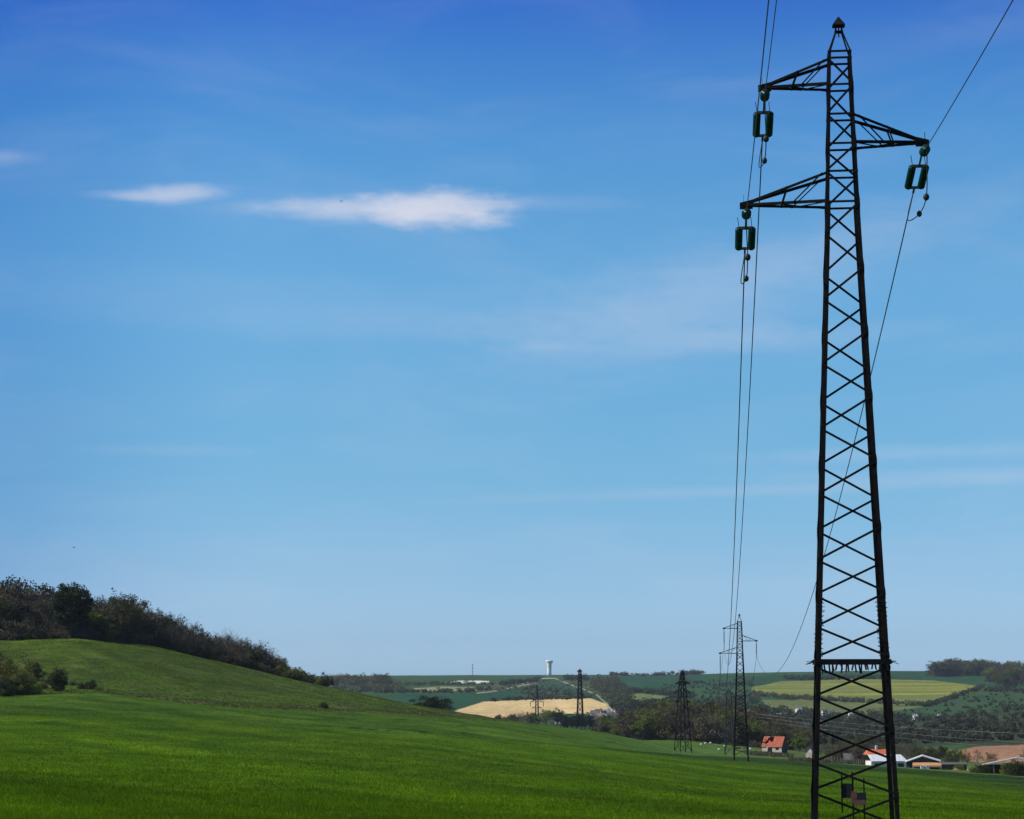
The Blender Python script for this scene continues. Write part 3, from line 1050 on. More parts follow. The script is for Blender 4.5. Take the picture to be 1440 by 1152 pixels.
        # danger plates carried on pairs of flat bars, one on the far face and one on the near face
        for e, xs_, zc_, w, hh, mats, t_ in ((1, (-0.36, 0.02), 0.0, 0.44, 0.52, M['sign_back'], 'warning_plate'), (-1, (-0.10, 0.28), -0.10, 0.52, 0.46, None, 'warning_plate')):
            dz = Z_TIP - zf(1119, 1.45)
            yy = e * (half_at(dz) + 0.03)
            zz = S(dz) + zc_ + 0.02
            m = MB()
            xm = sum(xs_) / 2
            if mats:
                m.box((xm - w / 2, yy - 0.012, zz - hh / 2), (xm + w / 2, yy + 0.012, zz + hh / 2))
                sg = m.build(t_, mats, root)
            else:
                m.box((xm - w / 2, yy - 0.012, zz - hh / 2), (xm + w / 2, yy + 0.012, zz - 0.07), 0)
                m.box((xm - w / 2, yy - 0.014, zz - 0.068), (xm - w / 2 + 0.19, yy + 0.012, zz + hh / 2), 0)
                m.box((xm - w / 2 + 0.192, yy - 0.012, zz - 0.068), (xm + w / 2, yy + 0.012, zz + hh / 2 - 0.04), 1)
                sg = m.build(t_, [M['sign_red'], M['sign_back']], root)
                sg['label'] = 'reddish weathered warning plate on the near face'
            for x in xs_:
                b = MB()
                b.bar((x, yy + 0.03 * -e, zz - 0.78), (x, yy + 0.03 * -e, zz + 0.68), 0.05, 0.02, up=(0, 1, 0))
                b.build('hanger_bar', steel, sg)
        # step bolts' roughness low on the legs and concrete footings
        for c in corners:
            d = height
            f = MB()
            q = cpt(c, d)
            f.lathe([(0.42, -0.7), (0.42, 0.22), (0.34, 0.30)], 12, (q.x, q.y, 0))
            f.build('footing', M['concrete'], root)
    return root


H1 = Z_TIP - T1.z
tower1 = lattice_tower('tall dark lattice tower standing nearest, filling the right of the view from field to sky', T1, TH, H1, M['steel'], True, group=None)

D2 = 385.0
p2 = P(1041.5, 1000, D2)
T2 = Vector((p2.x, p2.y, float(H(p2.x, p2.y))))
H2 = P(1039, 863, D2).z - T2.z
tower2 = lattice_tower('smaller dark lattice tower with three one-sided arms at the far edge of the green field', T2, R(-5.5), H2, M['steel'], False, leg_w=0.17, brace=0.105)


def arm_tip(root_loc, rz, height, k, back=0.2):
    s, kt, kb, L = ARMS[k]
    v = Vector((s * (L - back), 0, height - DROP[kb] - 0.2))
    v.rotate(Matrix.Rotation(rz, 3, 'Z').to_quaternion() if False else Matrix.Rotation(rz, 3, 'Z'))
    return Vector(root_loc) + v


def disc_string(m, a, b, n, r, mi=0):
    """string of glass discs from a to b"""
    a, b = Vector(a), Vector(b)
    d = (b - a)
    L = d.length
    d.normalize()
    for k in range(n):
        o = a + d * (L * (k + 0.2) / n)
        st = L / n
        m.lathe([(0.03, 0), (r * 0.55, st * 0.12), (r, st * 0.38), (r * 0.96, st * 0.5), (0.05, st * 0.55), (0.045, st * 0.98)], 14, o, d, mi)


def catenary(a, b, sag, n):
    a, b = Vector(a), Vector(b)
    return [a.lerp(b, i / n) - Vector((0, 0, 4 * sag * (i / n) * (1 - i / n))) for i in range(n + 1)]


SAG12 = [10.3, 9.4, 10.3]
ARM_WORD = ['upper left arm', 'right arm', 'lower left arm']
T0 = T1 + Vector((-0.0953 * 300, -300, 3.0))
H0 = H1
far_fit, near_fit = [], []
for k in range(3):
    tip = arm_tip(T1, TH, H1, k)
    tip2 = arm_tip(T2, R(-5.5), H2, k) - Vector((0, 0, 2.55))
    s = ARMS[k][0]
    # direction of the conductor leaving towards the second tower
    span = (tip2 - tip)
    dfar = Vector((span.x, span.y, span.z - 4 * SAG12[k])).normalized()
    tip0 = arm_tip(T0, TH, H0, k)
    spn = (tip0 - tip)
    SAG0 = 7.4
    dnear = Vector((spn.x, spn.y, spn.z - 4 * SAG0)).normalized()
    lat = Vector((math.cos(TH), math.sin(TH), 0))
    w = ARM_WORD[k]
    # twin string on the far side
    root = empty('twin_insulator', tip)
    tag(root, f'twin green glass insulator strings hung from the {w} of the tall tower', 'insulator', 'glass insulators on the tall tower')
    o0 = dfar * 1.52
    o1 = dfar * 3.58
    m = MB()
    m.bar((0, 0, 0.05), o0, 0.06, 0.06)
    m.bar(o0 - lat * 0.24, o0 + lat * 0.24, 0.10, 0.09, up=dfar)
    m.bar(o0 - lat * 0.24 + dfar * .02, o0 - lat * 0.30 + Vector((0, 0, 0.42)), 0.02)
    m.bar(o0 + lat * 0.24 + dfar * .02, o0 + lat * 0.20 + Vector((0, 0, 0.42)), 0.02)
    m.build('yoke_plate', M['cap'], root)
    for e in (-1, 1):
        m = MB()
        m.tube([o0 + lat * e * 0.245, o1 + lat * e * 0.245], 0.04, 8, 1)
        disc_string(m, o0 + lat * e * 0.245 + dfar * 0.10, o1 + lat * e * 0.245 - dfar * 0.08, 13, 0.146)
        m.build('glass_string', [M['glass'], M['cap']], root, smooth=True)
    m = MB()
    m.bar(o1 - lat * 0.25, o1 + lat * 0.25, 0.09, 0.08, up=dfar)
    end_far = dfar * 4.1
    m.bar(o1, end_far, 0.07, 0.07)
    m.build('lower_yoke', M['cap'], root)
    # single string on the near side
    root = empty('insulator_string', tip)
    tag(root, f'round glass insulator string seen end-on directly under the tip of the {w}', 'insulator', 'end-on insulators on the tall tower')
    m = MB()
    st = dnear * 0.15 - Vector((0, 0, 0.14))
    m.tube([(0, 0, 0.05), st, st + dnear * 1.0], 0.03, 6, 1)
    disc_string(m, st + dnear * 0.08, st + dnear * 0.85, 6, 0.178)
    m.build('glass_string', [M['glass'], M['cap']], root, smooth=True)
    end_near = st + dnear * 1.3
    m = MB()
    m.bar(st + dnear * 0.95, end_near, 0.06, 0.06)
    m.build('clamp', M['cap'], root)
    # jumper loop with its two weights
    A, B = tip + end_near, tip + end_far
    low = (A + B) / 2
    botz = tip.z - 2.45
    bx = tip - lat * (0.05 if k == 1 else 0.0) + Vector((0, 0.5, 0))
    if k == 1:
        path = [A, A.lerp(tip + lat * 0.12, 0.55) - Vector((0, 0, 0.7)), tip + lat * 0.02 + Vector((0, -0.3, -1.85)),
                tip - lat * 0.14 + Vector((0, 0.25, -2.35)), tip - lat * 0.26 + Vector((0, 1.9, -2.2)), B]
    else:
        path = [A, A.lerp(tip, 0.55) - Vector((0, 0, 0.8)), tip + Vector((0, -0.3, -1.75)), tip + Vector((0.01, 0.35, -2.42)), tip + Vector((-0.02, 1.9, -2.25)), B]
    dense = []
    for i in range(len(path) - 1):
        p0, p1, p2_, p3 = path[max(i - 1, 0)], path[i], path[i + 1], path[min(i + 2, len(path) - 1)]
        for j in range(8):
            t = j / 8
            dense.append(0.5 * ((2 * p1) + (p2_ - p0) * t + (2 * p0 - 5 * p1 + 4 * p2_ - p3) * t * t + (-p0 + 3 * p1 - 3 * p2_ + p3) * t ** 3))
    dense.append(path[-1])
    root = empty('jumper_cable', tip)
    tag(root, f'thin loop with two small dark weights below the {w} of the tall tower', 'jumper cable', 'jumper loops on the tall tower')
    m = MB()
    m.tube([p - tip for p in dense], 0.02, 6)
    m.build('cable', M['cable'], root, smooth=True)
    for q, rr in ((path[2], 0.115), (path[3], 0.10)):
        m = MB()
        m.lathe([(0.02, -rr * 1.2), (rr * 0.8, -rr * 0.75), (rr, 0), (rr * 0.8, rr * 0.75), (0.02, rr * 1.2)], 14, q - tip)
        m.build('weight', M['cap'], root, smooth=True)
    # conductors
    m = MB()
    m.tube(catenary(B, tip2, SAG12[k], 90), 0.026, 5, cap=False)
    o = m.build('power_line', M['cable'], smooth=True)
    tag(o, f'wire sagging from the {w} of the tall tower to the second tower', 'power line', 'wires between the towers')
    m = MB()
    pts_ = catenary(A, tip0, SAG0, 60)
    m.tube(pts_[:40], 0.017, 5, cap=False)
    o = m.build('power_line', M['cable'], smooth=True)
    tag(o, f'wire rising out of view from the {w} of the tall tower', 'power line', 'wires above the viewer')
    # suspension string on the second tower
    t2 = arm_tip(T2, R(-5.5), H2, k)
    root = empty('insulator_string', t2)
    tag(root, f'slim hanging insulator string on the {w} of the second tower', 'insulator', 'insulators on the second tower')
    m = MB()
    m.tube([(0, 0, 0.1), (0, 0, -2.6)], 0.05, 6, 1)
    disc_string(m, (0, 0, -0.25), (0, 0, -2.2), 12, 0.13)
    m.build('glass_string', [M['glass'], M['cap']], root, smooth=True)
    m = MB()
    m.bar((0, -0.25, -2.6), (0, 0.25, -2.6), 0.12, 0.14)
    m.build('clamp', M['cap'], root)


# ------------------------------------------------------------------ other pylons
def pylon(label, loc, rz, ht, wb, wk, wt, kz, arms, steel, th, nb=9, capw=0.0, name='pylon'):
    """square lattice pylon: base half width wb, half width wk at height kz, wt at the top; arms: (height, left, right, droppers)"""
    root = empty(name, loc, rz)
    tag(root, label, 'pylon')
    hw = lambda z: wb + (wk - wb) * z / kz if z < kz else wk + (wt - wk) * (z - kz) / (ht - kz)
    cs = [(-1, -1), (1, -1), (1, 1), (-1, 1)]
    for c in cs:
        m = MB()
        for z0, z1 in ((-0.6, kz), (kz, ht)):
            m.bar((c[0] * hw(z0), c[1] * hw(z0), z0), (c[0] * hw(z1), c[1] * hw(z1), z1), th * 1.35, th * 1.35)
        m.build('leg', steel, root)
    lev = [0]
    while lev[-1] < ht - 0.5:
        lev.append(min(ht, lev[-1] + max(1.3, 2.3 * hw(lev[-1]))))
    for ca, cb in zip(cs, cs[1:] + cs[:1]):
        m = MB()
        for z0, z1 in zip(lev[:-1], lev[1:]):
            a0, b0 = Vector((ca[0] * hw(z0), ca[1] * hw(z0), z0)), Vector((cb[0] * hw(z0), cb[1] * hw(z0), z0))
            a1, b1 = Vector((ca[0] * hw(z1), ca[1] * hw(z1), z1)), Vector((cb[0] * hw(z1), cb[1] * hw(z1), z1))
            m.bar(a0, b1, th * 0.65)
            m.bar(b0, a1, th * 0.65)
            m.bar(a1, b1, th * 0.65)
        m.build('lattice', steel, root)
    for z, l, r_, drop in arms:
        for s, L in ((-1, l), (1, r_)):
            if L <= 0:
                continue
            m = MB()
            h = hw(z)
            for e in (-1, 1):
                m.bar((s * h, e * h, z), (s * L, 0, z), th)
                m.bar((s * h, e * h, z + 0.30 * L), (s * L, 0, z + 0.05), th)
            m.bar((s * (h + L) / 2, 0, z), (s * (h + L) / 2, 0, z + 0.16 * L), th * 0.8)
            a = m.build('crossarm', steel, root)
            if drop:
                q = MB()
                q.tube([(s * L, 0, z), (s * L, 0, z - drop)], th * 0.9, 6)
                q.build('insulator_string', M['cap'], a)
    m = MB()
    r = max(wt * 1.25, th)
    m.add([(-r, -r, ht), (r, -r, ht), (r, r, ht), (-r, r, ht), (0, 0, ht + r * 1.6)], [(0, 3, 2, 1), (0, 1, 4), (1, 2, 4), (2, 3, 4), (3, 0, 4)])
    if capw:
        m.box((-capw, -0.25, ht - 0.3), (capw, 0.25, ht + 0.2))
    m.build('pointed_cap', steel, root)
    return root


def stand(x, ybase, Y, ytop):
    """base point on the land and height so the top shows at photo row ytop"""
    g = ground(x, Y)
    return g, P(x, ytop, Y).z - g.z


gp, hp = stand(959.5, 1060, 620, 941)
PY2 = pylon('dark pylon with three pairs of short arms, left of the smaller lattice tower', gp, R(24), hp - 0.9, 1.85, 0.85, 0.35, hp - 6.2,
            [(hp - 4.2, 2.3, 2.3, 0), (hp - 6.9, 2.9, 2.9, 0), (hp - 9.5, 2.4, 2.4, 0)], M['steel'], 0.16)
g3, h3 = stand(1024.5, 1063, 620, 968)
T3 = g3
PY3 = pylon('slender pylon with uneven arms standing just behind the second tower', g3, R(-12), h3 - 0.5, 1.25, 0.7, 0.35, h3 - 1.5,
            [(h3 - 1.6, 5.2, 1.5, 1.2), (h3 - 3.2, 0, 3.2, 1.0), (h3 - 5.8, 4.4, 0, 1.2)], M['steel2'], 0.09)
gq, hq = stand(815.5, 1012, 1480, 943)
pylon('tall narrow pylon rising from the village trees in front of the tan field', gq, R(8), hq, 2.2, 0.9, 0.7, hq - 4, [(hq - 0.8, 1.9, 1.2, 0)], M['steel'], 0.36, capw=1.6)
gr_, hr_ = stand(755, 1014, 1500, 964)
pylon('grey pylon with square drooping arms in front of the tan field', gr_, R(5), hr_, 1.4, 0.7, 0.5, hr_ - 6, [(hr_ - 11.4, 4.6, 4.6, 3.2), (hr_ - 15.6, 3.8, 3.6, 0)], M['steel2'], 0.26)

# wires beyond the second tower and the pale wires crossing the valley
for k in range(3):
    a = arm_tip(T2, R(-5.5), H2, k) - Vector((0, 0, 2.55))
    zz, xx = ((h3 - 2.8, -5.0), (h3 - 4.2, 3.1), (h3 - 7.0, -4.3))[k]
    b = g3 + Vector((xx, 0, zz))
    m = MB()
    m.tube(catenary(a, b, 4.5, 40), 0.03, 5, cap=False)
    tag(m.build('power_line', M['cable'], smooth=True), f'thin wire from the {ARM_WORD[k]} of the second tower to the slender pylon', 'power line', 'wires beyond the second tower')
for i, (ya, yb, xa) in enumerate(((1004, 1024, 1062), (1008, 1041, 1062), (1013, 1052, 1066))):
    a = P(xa, ya, 900)
    b = P(1640, yb + 12, 700)
    m = MB()
    m.tube(catenary(a, b, 2.0, 40), 0.022, 5, cap=False)
    M.setdefault('alu', mat('aluminium_wire', (0.34, 0.34, 0.34), 0.5, 1, 0.1))
    tag(m.build('power_line', M['alu'], smooth=True), ['topmost of the pale wires crossing the valley to the right', 'middle one of the pale wires crossing the valley to the right', 'lowest of the pale wires crossing the valley to the right'][i], 'power line', 'pale wires crossing the valley')


# ------------------------------------------------------------------ trees
def tree_arrays():
    return {'v': [], 'f': [], 'm': []}


def tri_cloud(cent, size, n, up=0.0, r=rng):
    """n random triangles / leaf faces around cent"""
    a = r.normal(0, 1, (n, 3))
    a /= np.linalg.norm(a, axis=1)[:, None]
    b = r.normal(0, 1, (n, 3))
    b -= a * (a * b).sum(1)[:, None]
    b /= np.linalg.norm(b, axis=1)[:, None]
    s = size * r.uniform(0.6, 1.4, (n, 1))
    return np.stack([cent - a * s * 0.5, cent + b * s * 0.45, cent + a * s * 0.6, cent - b * s * 0.45], 1)


def make_bare(seed, h, spread=0.34, twigs=5, leafy=0, leaf=0.2, lean=0.0):
    """returns trunk MB, crown arrays: a leafless or barely budding tree with fine twigs"""
    r = random.Random(seed)
    rg = np.random.default_rng(seed)
    tr = MB()
    tw = []            # twig quads
    ends = []

    def path(p, d, L, n, bend):
        pts = [p]
        for i in range(n):
            d = (d + Vector((r.gauss(0, bend), r.gauss(0, bend), r.gauss(0.05, bend * 0.6)))).normalized()
            pts.append(pts[-1] + d * (L / n))
        return pts, d

    def twig(p, q, w):
        d = q - p
        s = d.cross(Vector((r.gauss(0, 1), r.gauss(0, 1), r.gauss(0, 1)))).normalized() * w
        tw.append([p - s, p + s, q + s * 0.35, q - s * 0.35])

    tp, td = path(Vector((0, 0, -0.3)), Vector((lean, 0, 1)), h * 0.62, 5, 0.08)
    r0 = h * 0.018 + 0.03
    tr.tube(tp, [r0 * (1 - 0.7 * i / 5) for i in range(6)], 6)
    nl = 9
    for i in range(nl):
        t = 0.28 + 0.72 * (i + r.random() * 0.5) / nl
        k = min(int(t * 5), 4)
        p = tp[k].lerp(tp[k + 1], t * 5 - k) if t < 1 else tp[-1]
        a = i * 2.4 + r.uniform(-0.4, 0.4)
        up = 0.55 + 0.9 * t + r.uniform(-0.2, 0.2)
        d = Vector((math.cos(a), math.sin(a), up)).normalized()
        L = h * (spread * (1.25 - 0.45 * t) + 0.08) * r.uniform(0.8, 1.15)
        lp, ld = path(p, d, L, 4, 0.14)
        tr.tube(lp, [r0 * 0.42 * (1 - 0.75 * j / 4) for j in range(5)], 5)
        for j in range(7):
            u = 0.25 + 0.75 * (j + r.random()) / 7
            kk = min(int(u * 4), 3)
            bp_ = lp[kk].lerp(lp[kk + 1], u * 4 - kk)
            bd = (ld + Vector((r.gauss(0, 0.75), r.gauss(0, 0.75), r.gauss(0.25, 0.5)))).normalized()
            bl = L * 0.5 * r.uniform(0.6, 1.1)
            bpts, bdd = path(bp_, bd, bl, 2, 0.2)
            twig(bpts[0], bpts[1], h * 0.0030 + 0.008)
            twig(bpts[1], bpts[2], h * 0.0022 + 0.006)
            for q in range(twigs):
                v = 0.2 + 0.8 * r.random()
                cp = bpts[0].lerp(bpts[1], v * 2) if v < 0.5 else bpts[1].lerp(bpts[2], v * 2 - 1)
                cd = (bdd + Vector((r.gauss(0, 0.8), r.gauss(0, 0.8), r.gauss(0.2, 0.6)))).normalized()
                ce = cp + cd * bl * r.uniform(0.3, 0.65)
                twig(cp, ce, h * 0.0016 + 0.005)
                for w_ in range(3):
                    e2 = cp.lerp(ce, r.uniform(0.3, 1.0))
                    dd = (cd + Vector((r.gauss(0, 0.9), r.gauss(0, 0.9), r.gauss(0.2, 0.7)))).normalized()
                    ee = e2 + dd * bl * r.uniform(0.15, 0.32)
                    twig(e2, ee, h * 0.0012 + 0.005)
                    ends.append(ee)
    q = np.array([[tuple(v) for v in t] for t in tw])
    if leafy:
        e = np.array([tuple(v) for v in ends])
        sel = e[rg.integers(0, len(e), leafy)] + rg.normal(0, 0.012 * h, (leafy, 3))
        q2 = tri_cloud(sel, leaf, leafy, r=rg)
        return tr, q, q2
    return tr, q, None


def make_leafy(seed, h, cw, ch, cz, nclump=46, per=70, leaf=0.3, irregular=0.25, trunk=True):
    """trunk MB + leaf quads: clumps of leaves through an uneven crown volume"""
    rg = np.random.default_rng(seed)
    r = random.Random(seed)
    tr = MB()
    if trunk:
        pts = [Vector((0, 0, -0.3)), Vector((r.uniform(-.1, .1), r.uniform(-.1, .1), h * 0.25)), Vector((r.uniform(-.3, .3), r.uniform(-.3, .3), cz)), Vector((r.uniform(-.3, .3), r.uniform(-.3, .3), h * 0.85))]
        r0 = 0.022 * h + 0.03
        tr.tube(pts, [r0, r0 * 0.8, r0 * 0.55, r0 * 0.15], 7)
    cl = []
    while len(cl) < nclump:
        d = rg.normal(0, 1, 3)
        d /= np.linalg.norm(d)
        k = rg.random() ** 0.4
        c = d * k * np.array([cw / 2, cw / 2, ch / 2])
        lump = 1 + irregular * math.sin(3 * math.atan2(d[1], d[0]) + seed) * math.cos(2.3 * d[2] + seed * 1.7) + rg.normal(0, irregular * 0.4)
        c = c * lump
        c[2] += cz
        if c[2] < (0.02 if h < 4 else 0.15) * h:
            continue
        cl.append(c)
        if trunk:
            j = len(tr.v)
            p = Vector((0, 0, max(h * 0.2, c[2] - 0.35 * cw * rg.random() - 0.1 * h)))
            tr.tube([p, p.lerp(Vector(c), 0.55) - Vector((0, 0, 0.02 * h)), Vector(c)], [0.007 * h + .01, 0.005 * h + .008, 0.01], 4, cap=False)
    q = []
    for c in cl:
        n = int(per * rg.uniform(0.5, 1.5))
        rad = (cw + ch) * 0.5 * rg.uniform(0.10, 0.19)
        off = rg.normal(0, 1, (n, 3))
        off /= np.linalg.norm(off, axis=1)[:, None]
        off *= (rg.random((n, 1)) ** 0.45) * rad
        off[:, 2] *= 0.75
        q.append(tri_cloud(c + off, leaf, n, r=rg))
    return tr, np.concatenate(q), None


def quads_mesh(name, q, mats, q2=None):
    V = q.reshape(-1, 3)
    fm = np.zeros(len(q))
    if q2 is not None:
        V = np.concatenate([V, q2.reshape(-1, 3)])
        fm = np.concatenate([fm, np.ones(len(q2))])
    o = np_mesh(name, V, np.arange(len(V)).reshape(-1, 4), mats, fm if len(mats) > 1 else None)
    return o


PROTO = {}


def proto(key, name, made, trunk_m, crown_ms, h):
    tr, q, q2 = made
    tm = None
    if tr.v:
        t = tr.build('trunk', trunk_m, smooth=True)
        tm = t.data
        bpy.data.objects.remove(t)
    c = quads_mesh('crown', q, crown_ms, q2)
    cm = c.data
    bpy.data.objects.remove(c)
    zz = np.concatenate([q.reshape(-1, 3)[:, 2], q2.reshape(-1, 3)[:, 2]]) if q2 is not None else q.reshape(-1, 3)[:, 2]
    top = float(np.quantile(zz, 0.996))
    PROTO.setdefault(key, []).append((name, tm, cm, top))


for i in range(5):
    proto('bare', 'bare_tree', make_bare(100 + i, 11 + i % 3, 0.34 + 0.03 * (i % 3), 6, 500 + 260 * (i % 2), 0.17), M['barkpale'] if i % 2 else M['bark'], [M['twig'] if i % 2 else M['twig2'], M['twig']], 11)
for i in range(2):
    proto('budding', 'budding_tree', make_bare(140 + i, 10.5, 0.36, 5, 2600, 0.24), M['bark'], [M['twig'], M['olive']], 10)
for i in range(2):
    proto('lacy', 'bare_tree', make_bare(170 + i, 9, 0.42, 4, 0, 0.2), M['barkpale'], [M['twig2']], 9)
for i in range(3):
    proto('dark', 'evergreen_tree', make_leafy(200 + i, 11, 6.4, 7.4, 7.0, 60, 60, 0.34, 0.2), M['bark'], [M['dkgreen']], 11)
proto('dome', 'evergreen_tree', make_leafy(222, 13, 7.4, 8.6, 8.2, 130, 120, 0.30, 0.09), M['bark'], [M['dkgreen']], 13)
for i in range(2):
    proto('conifer', 'conifer_tree', make_leafy(230 + i, 12, 3.6, 10.5, 6.2, 60, 60, 0.34, 0.25), M['bark'], [M['pine']], 12)
for i in range(3):
    proto('green', 'leafy_tree', make_leafy(260 + i, 9, 6.2, 6.2, 5.6, 52, 60, 0.30, 0.3), M['bark'], [M['olive'] if i < 2 else M['lime']], 9)
for i in range(2):
    proto('lime', 'leafy_tree', make_leafy(290 + i, 7, 6.0, 5.2, 4.0, 50, 60, 0.28, 0.3), M['bark'], [M['lime']], 7)
for i in range(3):
    proto('bush', 'bush', make_leafy(320 + i, 3.2, 4.4, 3.9, 0.95, 85, 110, 0.12, 0.18), M['bark'], [M['dkgreen']], 3.2)
proto('ball', 'bush', make_leafy(335, 3.9, 3.5, 4.0, 2.0, 110, 110, 0.12, 0.07, trunk=False), M['bark'], [M['dkgreen']], 3.9)
for i in range(3):
    proto('scrub', 'bush', make_leafy(350 + i, 3.0, 4.8, 3.4, 0.85, 70, 90, 0.13, 0.28), M['bark'], [M['twig'] if i else M['olive']], 3.0)
for i in range(2):
    proto('gbush', 'bush', make_leafy(380 + i, 3.0, 4.6, 3.7, 0.9, 85, 110, 0.12, 0.18), M['bark'], [M['goldbush']], 3.0)
NPLANT = 0


def plant(key, loc, h, label, group=None, cat='tree', wide=1.0, which=None, rz=None):
    """one tree: an Empty at its foot with a trunk and a crown"""
    global NPLANT
    NPLANT += 1
    lst = PROTO[key]
    name, tm, cm, top = lst[rnd.randrange(len(lst)) if which is None else which % len(lst)]
    root = empty(name, loc, rnd.uniform(0, 6.28) if rz is None else rz)
    tag(root, label, cat, group)
    s = h / top
    root.scale = (s * wide, s * wide, s)
    for nm, me in (('trunk', tm), ('crown', cm)):
        if me is None:
            continue
        o = bpy.data.objects.new(nm, me)
        COL.objects.link(o)
        o.parent = root
    return root


# wood along the crest of the left hill
CREST = [(-200, 905), (0, 900), (60, 897), (110, 895), (200, 905), (260, 918), (330, 935), (400, 950), (460, 965), (480, 969)]
TOPS = [(-200, 790), (0, 811), (40, 819), (60, 825), (125, 836), (160, 836), (180, 836), (200, 851), (240, 859), (270, 876), (300, 889), (320, 886), (345, 898), (375, 907), (392, 920), (404, 930), (430, 939), (462, 952), (480, 960)]
seg_word = lambda x: 'near the left edge' if x < 90 else 'at its middle' if x < 240 else 'on its falling end' if x < 360 else 'at its low right end'
for row, (dY, n, hf) in enumerate(((4, 60, 0.74), (13, 54, 0.88), (24, 52, 0.97))):
    for i in range(n):
        x = -60 + 520 * (i + rnd.uniform(0.1, 0.9)) / n
        if x > 392 and row == 2:
            continue
        Yc = float(np.interp(x, [0, 110, 220, 330, 460], [580, 575, 585, 595, 605])) + dY + rnd.uniform(-3, 3)
        g = ground(x, Yc)
        top_y = pline(x, TOPS) + rnd.uniform(0, 6) + (1 - hf) * (pline(x, CREST) - pline(x, TOPS))
        h = max(1.6, P(x, top_y, Yc).z - g.z)
        if x > 385:
            key = rnd.choice(['scrub', 'bush', 'scrub', 'gbush'])
            plant(key, g - Vector((0, 0, 0.1)), h, 'dark low bush in the hedge running down the right end of the hill crest', 'bushes down the hill crest', 'bush', 0.8)
            continue
        if abs(x - 97) < 22:
            h *= 0.84
        key = rnd.choices(['bare', 'budding', 'dark', 'green'], [0.78, 0.15, 0.05, 0.02] if row else [0.72, 0.2, 0.06, 0.02])[0]
        word = {'bare': 'leafless brown-grey tree', 'budding': 'olive budding tree', 'dark': 'dark ivy-clad tree', 'green': 'dull green leafy tree'}[key]
        plant(key, g - Vector((0, 0, 0.2)), h, f'{word} in the wood on the left hill crest, {seg_word(x)}', f'{word}s in the hill wood {seg_word(x)}', 'tree', rnd.uniform(0.9, 1.25))
# rounded thickets of twiggy growth that close the canopy
for i in range(44):
    x = -50 + 430 * (i + rnd.uniform(0.1, 0.9)) / 44
    Yc = float(np.interp(x, [0, 110, 220, 330, 460], [580, 575, 585, 595, 605])) + rnd.uniform(8, 22)
    if abs(x - 97) < 20:
        continue
    g = ground(x, Yc)
    h = max(2.0, P(x, pline(x, TOPS) + rnd.uniform(3, 10), Yc).z - g.z)
    plant('scrub', g - Vector((0, 0, 0.3)), h, f'dense rounded brown-grey thicket tree in the hill wood, {seg_word(x)}', f'thicket trees in the hill wood {seg_word(x)}', 'tree', 0.62, 1 + i % 2)
# undergrowth filling the foot of the wood
for i in range(84):
    x = -40 + 480 * (i + rnd.random()) / 84
    Yc = float(np.interp(x, [0, 110, 220, 330, 460], [580, 575, 585, 595, 605])) + rnd.uniform(-1, 10)
    g = ground(x, Yc)
    hpx = (pline(x, CREST) - pline(x, TOPS)) * rnd.uniform(0.22, 0.42)
    plant('scrub' if i % 3 else 'bush', g - Vector((0, 0, 0.15)), max(1.2, hpx * Yc / F), f'brown scrub bush at the foot of the hill wood, {seg_word(x)}', f'scrub bushes at the foot of the hill wood {seg_word(x)}', 'bush', rnd.uniform(0.9, 1.3))
# trees that stand out of the wood
plant('dome', ground(97, 572) - Vector((0, 0, 1.6)), P(97, 822, 572).z - ground(97, 572).z + 1.6, 'large round dark evergreen rising above the wood on the left hill', None, 'tree', 1.05, 0)
plant('budding', ground(180, 584), P(180, 833, 584).z - ground(180, 584).z, 'rounded olive-topped tree with pale forked trunk on the hill skyline', None, 'tree', 1.15, 0)
plant('lacy', ground(318, 606), P(318, 881, 606).z - ground(318, 606).z, 'tall see-through bare tree at the falling end of the hill wood', None, 'tree', 1.0, 0)
plant('lacy', ground(352, 606), P(352, 896, 606).z - ground(352, 606).z, 'wide lacy bare tree against the sky low on the hill crest', None, 'tree', 1.3, 1)
plant('lacy', ground(372, 607), P(372, 904, 607).z - ground(372, 607).z, 'lowest lacy bare tree on the hill crest beside the bushes', None, 'tree', 1.2, 0)
plant('scrub', ground(459, 612), P(459, 946, 612).z - ground(459, 612).z, 'small round leafless tree ending the hedge on the hill crest', None, 'tree', 0.7, 1)


def bush_at(x, y, hpx, key, label, wide=1.0, group=None, cat='bush', ymin=200):
    p = on(x, y, ymin)
    return plant(key, p - Vector((0, 0, 0.1)), hpx * p.y / F, label, group, cat, wide)


bush_at(14, 977, 55, 'gbush', 'big yellow-green bush at the left edge of the field', 0.75)
bush_at(-14, 975, 54, 'bush', 'dark tall bush cut by the left edge of the view', 0.8)
bush_at(48, 957, 27, 'bush', 'dark bush at the right of the big yellow-green bush', 0.8)
bush_at(33, 977, 31, 'gbush', 'rounded olive bush in front of the taller bushes at the left edge', 0.95)
bush_at(4, 979, 27, 'bush', 'low dark bush nearest the left edge beside the field', 1.0)
bush_at(58, 969, 11, 'gbush', 'low green bush between the olive bush and the round dark tree', 1.0)
p = on(81, 972, 200)
plant('ball', p - Vector((0, 0, 0.2)), 33 * p.y / F, 'round dark small tree standing alone beside the left bushes', None, 'tree', 0.95, 0)
bush_at(116, 969, 9, 'bush', 'small dark bush, left one of the pair right of the round tree', 1.0)
bush_at(129, 969, 13, 'bush', 'small dark upright bush, right one of the pair right of the round tree', 0.8)
bush_at(139, 971, 7, 'gbush', 'tiny olive bush at the end of the row by the field', 1.2)
bush_at(102, 964, 9, 'scrub', 'brown low scrub bush right behind the round dark tree', 1.3)
bush_at(68, 962, 9, 'scrub', 'brownish scrub patch between the left bushes and the round tree', 1.6)
bush_at(455, 996, 9, 'bush', 'small dark bush alone on the hill foot', 1.0)
g = ground(607, 640)
